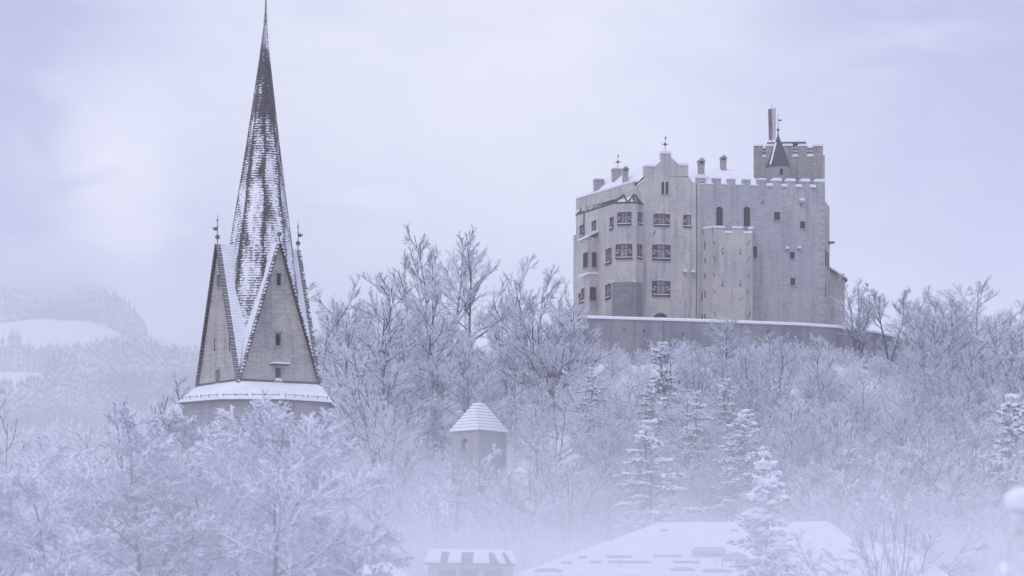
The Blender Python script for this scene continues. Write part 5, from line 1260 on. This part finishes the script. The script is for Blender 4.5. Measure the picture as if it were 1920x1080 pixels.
# left, beyond and before the church
for a in [
    (6, 722, 232, 'dark1', 'dark thin-limbed tree cut by the left frame edge', .8),
    (252, 738, 268, 'fan1', 'dark leafless shrub fanning above the frosted trees, left of the church', 1.15),
    (342, 702, 275, 'dark1', 'dull dark frosted tree pressed to the church tower left side', 1.0),
    (60, 835, 205, 'bush2', 'frosted shrub low at left, right of the dark edge tree', 1.5),
    (150, 800, 215, 'vase1', 'frosted bush-tree behind the left snow-laden tree', 1.2),
    (420, 840, 200, 'bush1', 'frosted shrub against the foot of the church tower', 1.4),
    (-10, 880, 160, 'bush1', 'frosted shrub filling the lower left frame edge', 1.5),
    (200, 880, 150, 'vase2', 'frosted shrub between the two left snow-laden trees', 1.2),
    ]: plant(*a[:5], None, a[5])
plant(275, 765, 112, 'near1', 'large snow-laden tree with forked dark trunk left before the church', G4_, 1.5, 12, 1250)
plant(505, 728, 108, 'near2', 'snow-laden tree with one straight trunk standing before the church gallery', G4_, 1.25, 60, 1250)
plant(455, 765, 126, 'near1', 'snow-laden tree with its crown against the middle of the church gallery', G4_, 1.0, 120, 1250)
plant(570, 785, 124, 'near3', 'snow-laden tree with long limbs across the right side of the church shaft', G4_, .9, 300, 1250)
plant(95, 828, 104, 'near3', 'snow-laden tree with slanting limbs in the bottom left corner', G4_, 1.2, 0, 1260)
plant(390, 768, 118, 'near2', 'snow-laden tree filling the gap between the two forward trunks', G4_, 1.35, 200, 1250)
plant(575, 925, 112, 'near3', 'low snow-laden tree at the bottom, right of the church foot', G4_, 1.1, 170, 1260)
# small things low on the right
plant(1438, 850, 172, 'spruce3', 'young snowy spruce with upright tip before the hall roof', None, 1.05, 15)
plant(1655, 930, 160, 'bush2', 'drooping frosted shrub hung with pale strands, bottom right', None, 1.25, 40)
plant(1680, 940, 150, 'fan1', 'spiky frosted shrub standing in the drooping shrub', None, .8, 40)
plant(1230, 1010, 150, 'bush1', 'x', None, 1, 0) if False else None
# the rest of the wood, which nothing tells apart
FILL = np.random.default_rng(5)
def fill(n, x0, x1, d0, d1, kinds, hr, label, group):
    for i in range(n):
        D = FILL.uniform(d0, d1); px = x0 + (x1 - x0) * (i + FILL.uniform(0, 1)) / n; x = (px - 960) / F * D
        if abs(D - 324) < 9 and 820 < px < 975: continue
        zg = float(gz(x, D)); h = FILL.uniform(*hr); top = HZ - (zg + h) / D * F
        if px > 1080 and px < 1720 and top < 620: top = 622 + FILL.uniform(0, 70)
        if px < 400: top = max(top, 800)
        if 1095 < px < 1260: top = max(top, 700 + FILL.uniform(0, 40))
        if 1535 < px < 1725: top = max(top, 690 + FILL.uniform(0, 40))
        plant(px, top, D, str(FILL.choice(kinds)), label, group, FILL.uniform(.95, 1.3))
fill(22, 600, 1080, 325, 372, ['round1', 'round2', 'round3', 'slim1', 'slim2'], (10, 14), 'one of the indistinct frosted trees massed on the wooded slope left of the castle', 'indistinct trees on the slope left of the castle')
fill(56, 1480, 1930, 315, 374, ['round1', 'round2', 'round3', 'bush1', 'slim2'], (9, 14), 'one of the indistinct frosted trees massed on the slope right of the castle', 'indistinct trees on the slope right of the castle')
fill(66, 600, 1930, 283, 318, ['bush1', 'bush2', 'vase1', 'bush1'], (5, 9), 'one of the indistinct frosted shrubs massed along the foot of the castle hill', 'indistinct shrubs along the foot of the hill')
fill(24, 1090, 1500, 318, 360, ['round1', 'round3', 'slim2', 'bush1'], (8, 12), 'one of the indistinct snowy trees packed below the retaining wall', 'indistinct trees packed below the retaining wall')
# undergrowth: twiggy scrub over the hill foot, one mass
def scrub(name, n, seed, xr, yr, label, mat='twig', hr=(1.4, 3.6)):
    r = np.random.default_rng(seed); V, Q, o = [], [], 0
    protos = []
    for s_ in range(3):
        rr = np.random.default_rng(seed + 50 + s_); P0, R0 = stems(rr, 2.0, [(rr.uniform(.1, .6), rr.uniform(0, 6.28), rr.uniform(.7, 1)) for _ in range(6)], 5, .02)
        P1, R1 = sprout(rr, P0, R0, 7, .15, 1, .8, .45, 4, .05, .15, .02); P2_, R2 = sprout(rr, P1, R1, 4, .1, 1, .8, .5, 3, .0, .2, .028)
        v, q, _ = join([(*tubes(P0, R0, 3), 0), (*tubes(P1, R1, 3), 0), (*tubes(P2_, R2, 3), 0)]); protos.append((v, q))
    for i in range(n):
        x, y = r.uniform(*xr), r.uniform(*yr); v, q = protos[i % 3]; a = r.uniform(0, 6.28); s_ = r.uniform(*hr) / 2
        rot = np.array([[np.cos(a), -np.sin(a), 0], [np.sin(a), np.cos(a), 0], [0, 0, 1]]); V.append(v @ rot.T * s_ + np.array([x, y, float(gz(x, y)) - .1])); Q.append(q + o); o += len(v)
    ob = fast_mesh(name, np.vstack(V), np.vstack(Q), None, [mat]); COL.objects.link(ob); return tag(ob, label, 'undergrowth', None, 'stuff')
scrub('undergrowth', 900, 3, (-40, 74), (275, 384), 'frosted twiggy undergrowth covering the castle hill slope')
scrub('underbrush', 900, 8, (8, 74), (280, 384), 'dull leafless underbrush between the trees below the castle', 'twig_dark', (1.2, 2.8))
# ------------------------------------------------------------------ air
def air(name, lo, hi, density, colour, label, aniso=0.0):
    mb = MB(); x0, y0, z0 = lo; x1, y1, z1 = hi
    mb.prism([(x0, y0, z0), (x1, y0, z0), (x1, y1, z0), (x0, y1, z0)], (0, 0, z1 - z0))
    m = bpy.data.materials.new(name); m.use_nodes = True; t = m.node_tree; t.nodes.clear()
    v = t.nodes.new('ShaderNodeVolumePrincipled'); v.inputs['Color'].default_value = (*colour, 1); v.inputs['Density'].default_value = density; v.inputs['Anisotropy'].default_value = aniso
    o = t.nodes.new('ShaderNodeOutputMaterial'); t.links.new(v.outputs[0], o.inputs['Volume'])
    ob = mb.build(name, [m]); return tag(ob, label, 'air', None, 'stuff')
air('haze', (-1400, -120, -22), (1400, 2640, 262), 0.00034, (0.97, 0.97, 0.99), 'thin pale winter haze over the whole valley')
air('mist', (-260, 58, -12), (260, 420, 5.4), 0.0088, (0.93, 0.94, 1.0), 'low bank of pale mist lying in the valley')

def cloud(name, px, py, D, rx, ry, rz_, density, label):
    c = at(px, py, D); mb = MB(); mb.ball(c, 1.0, 24, 0)
    mb.v = [(c.x + (x - c.x) * rx, c.y + (y - c.y) * ry, c.z + (z - c.z) * rz_) for x, y, z in mb.v]
    o = mb.build(name, [bpy.data.materials['mist'].copy()]); o.data.materials[0].node_tree.nodes['Principled Volume'].inputs['Density'].default_value = density
    tag(o, label, 'cloud', None, 'stuff')
for px_, py_, rx_, rz_, dn in ((95, 572, 34, 10, .010), (60, 560, 44, 14, .008), (100, 548, 36, 12, .007), (20, 530, 70, 22, .006), (70, 505, 80, 26, .005)):
    cloud('cloud', px_, py_, 2065, rx_, 70, rz_, dn, 'low cloud hiding the upper ridge')
air('far_haze', (-700, 700, -21), (500, 1760, 188), 0.0009, (0.95, 0.96, 1.0), 'paler winter haze over the far hills')
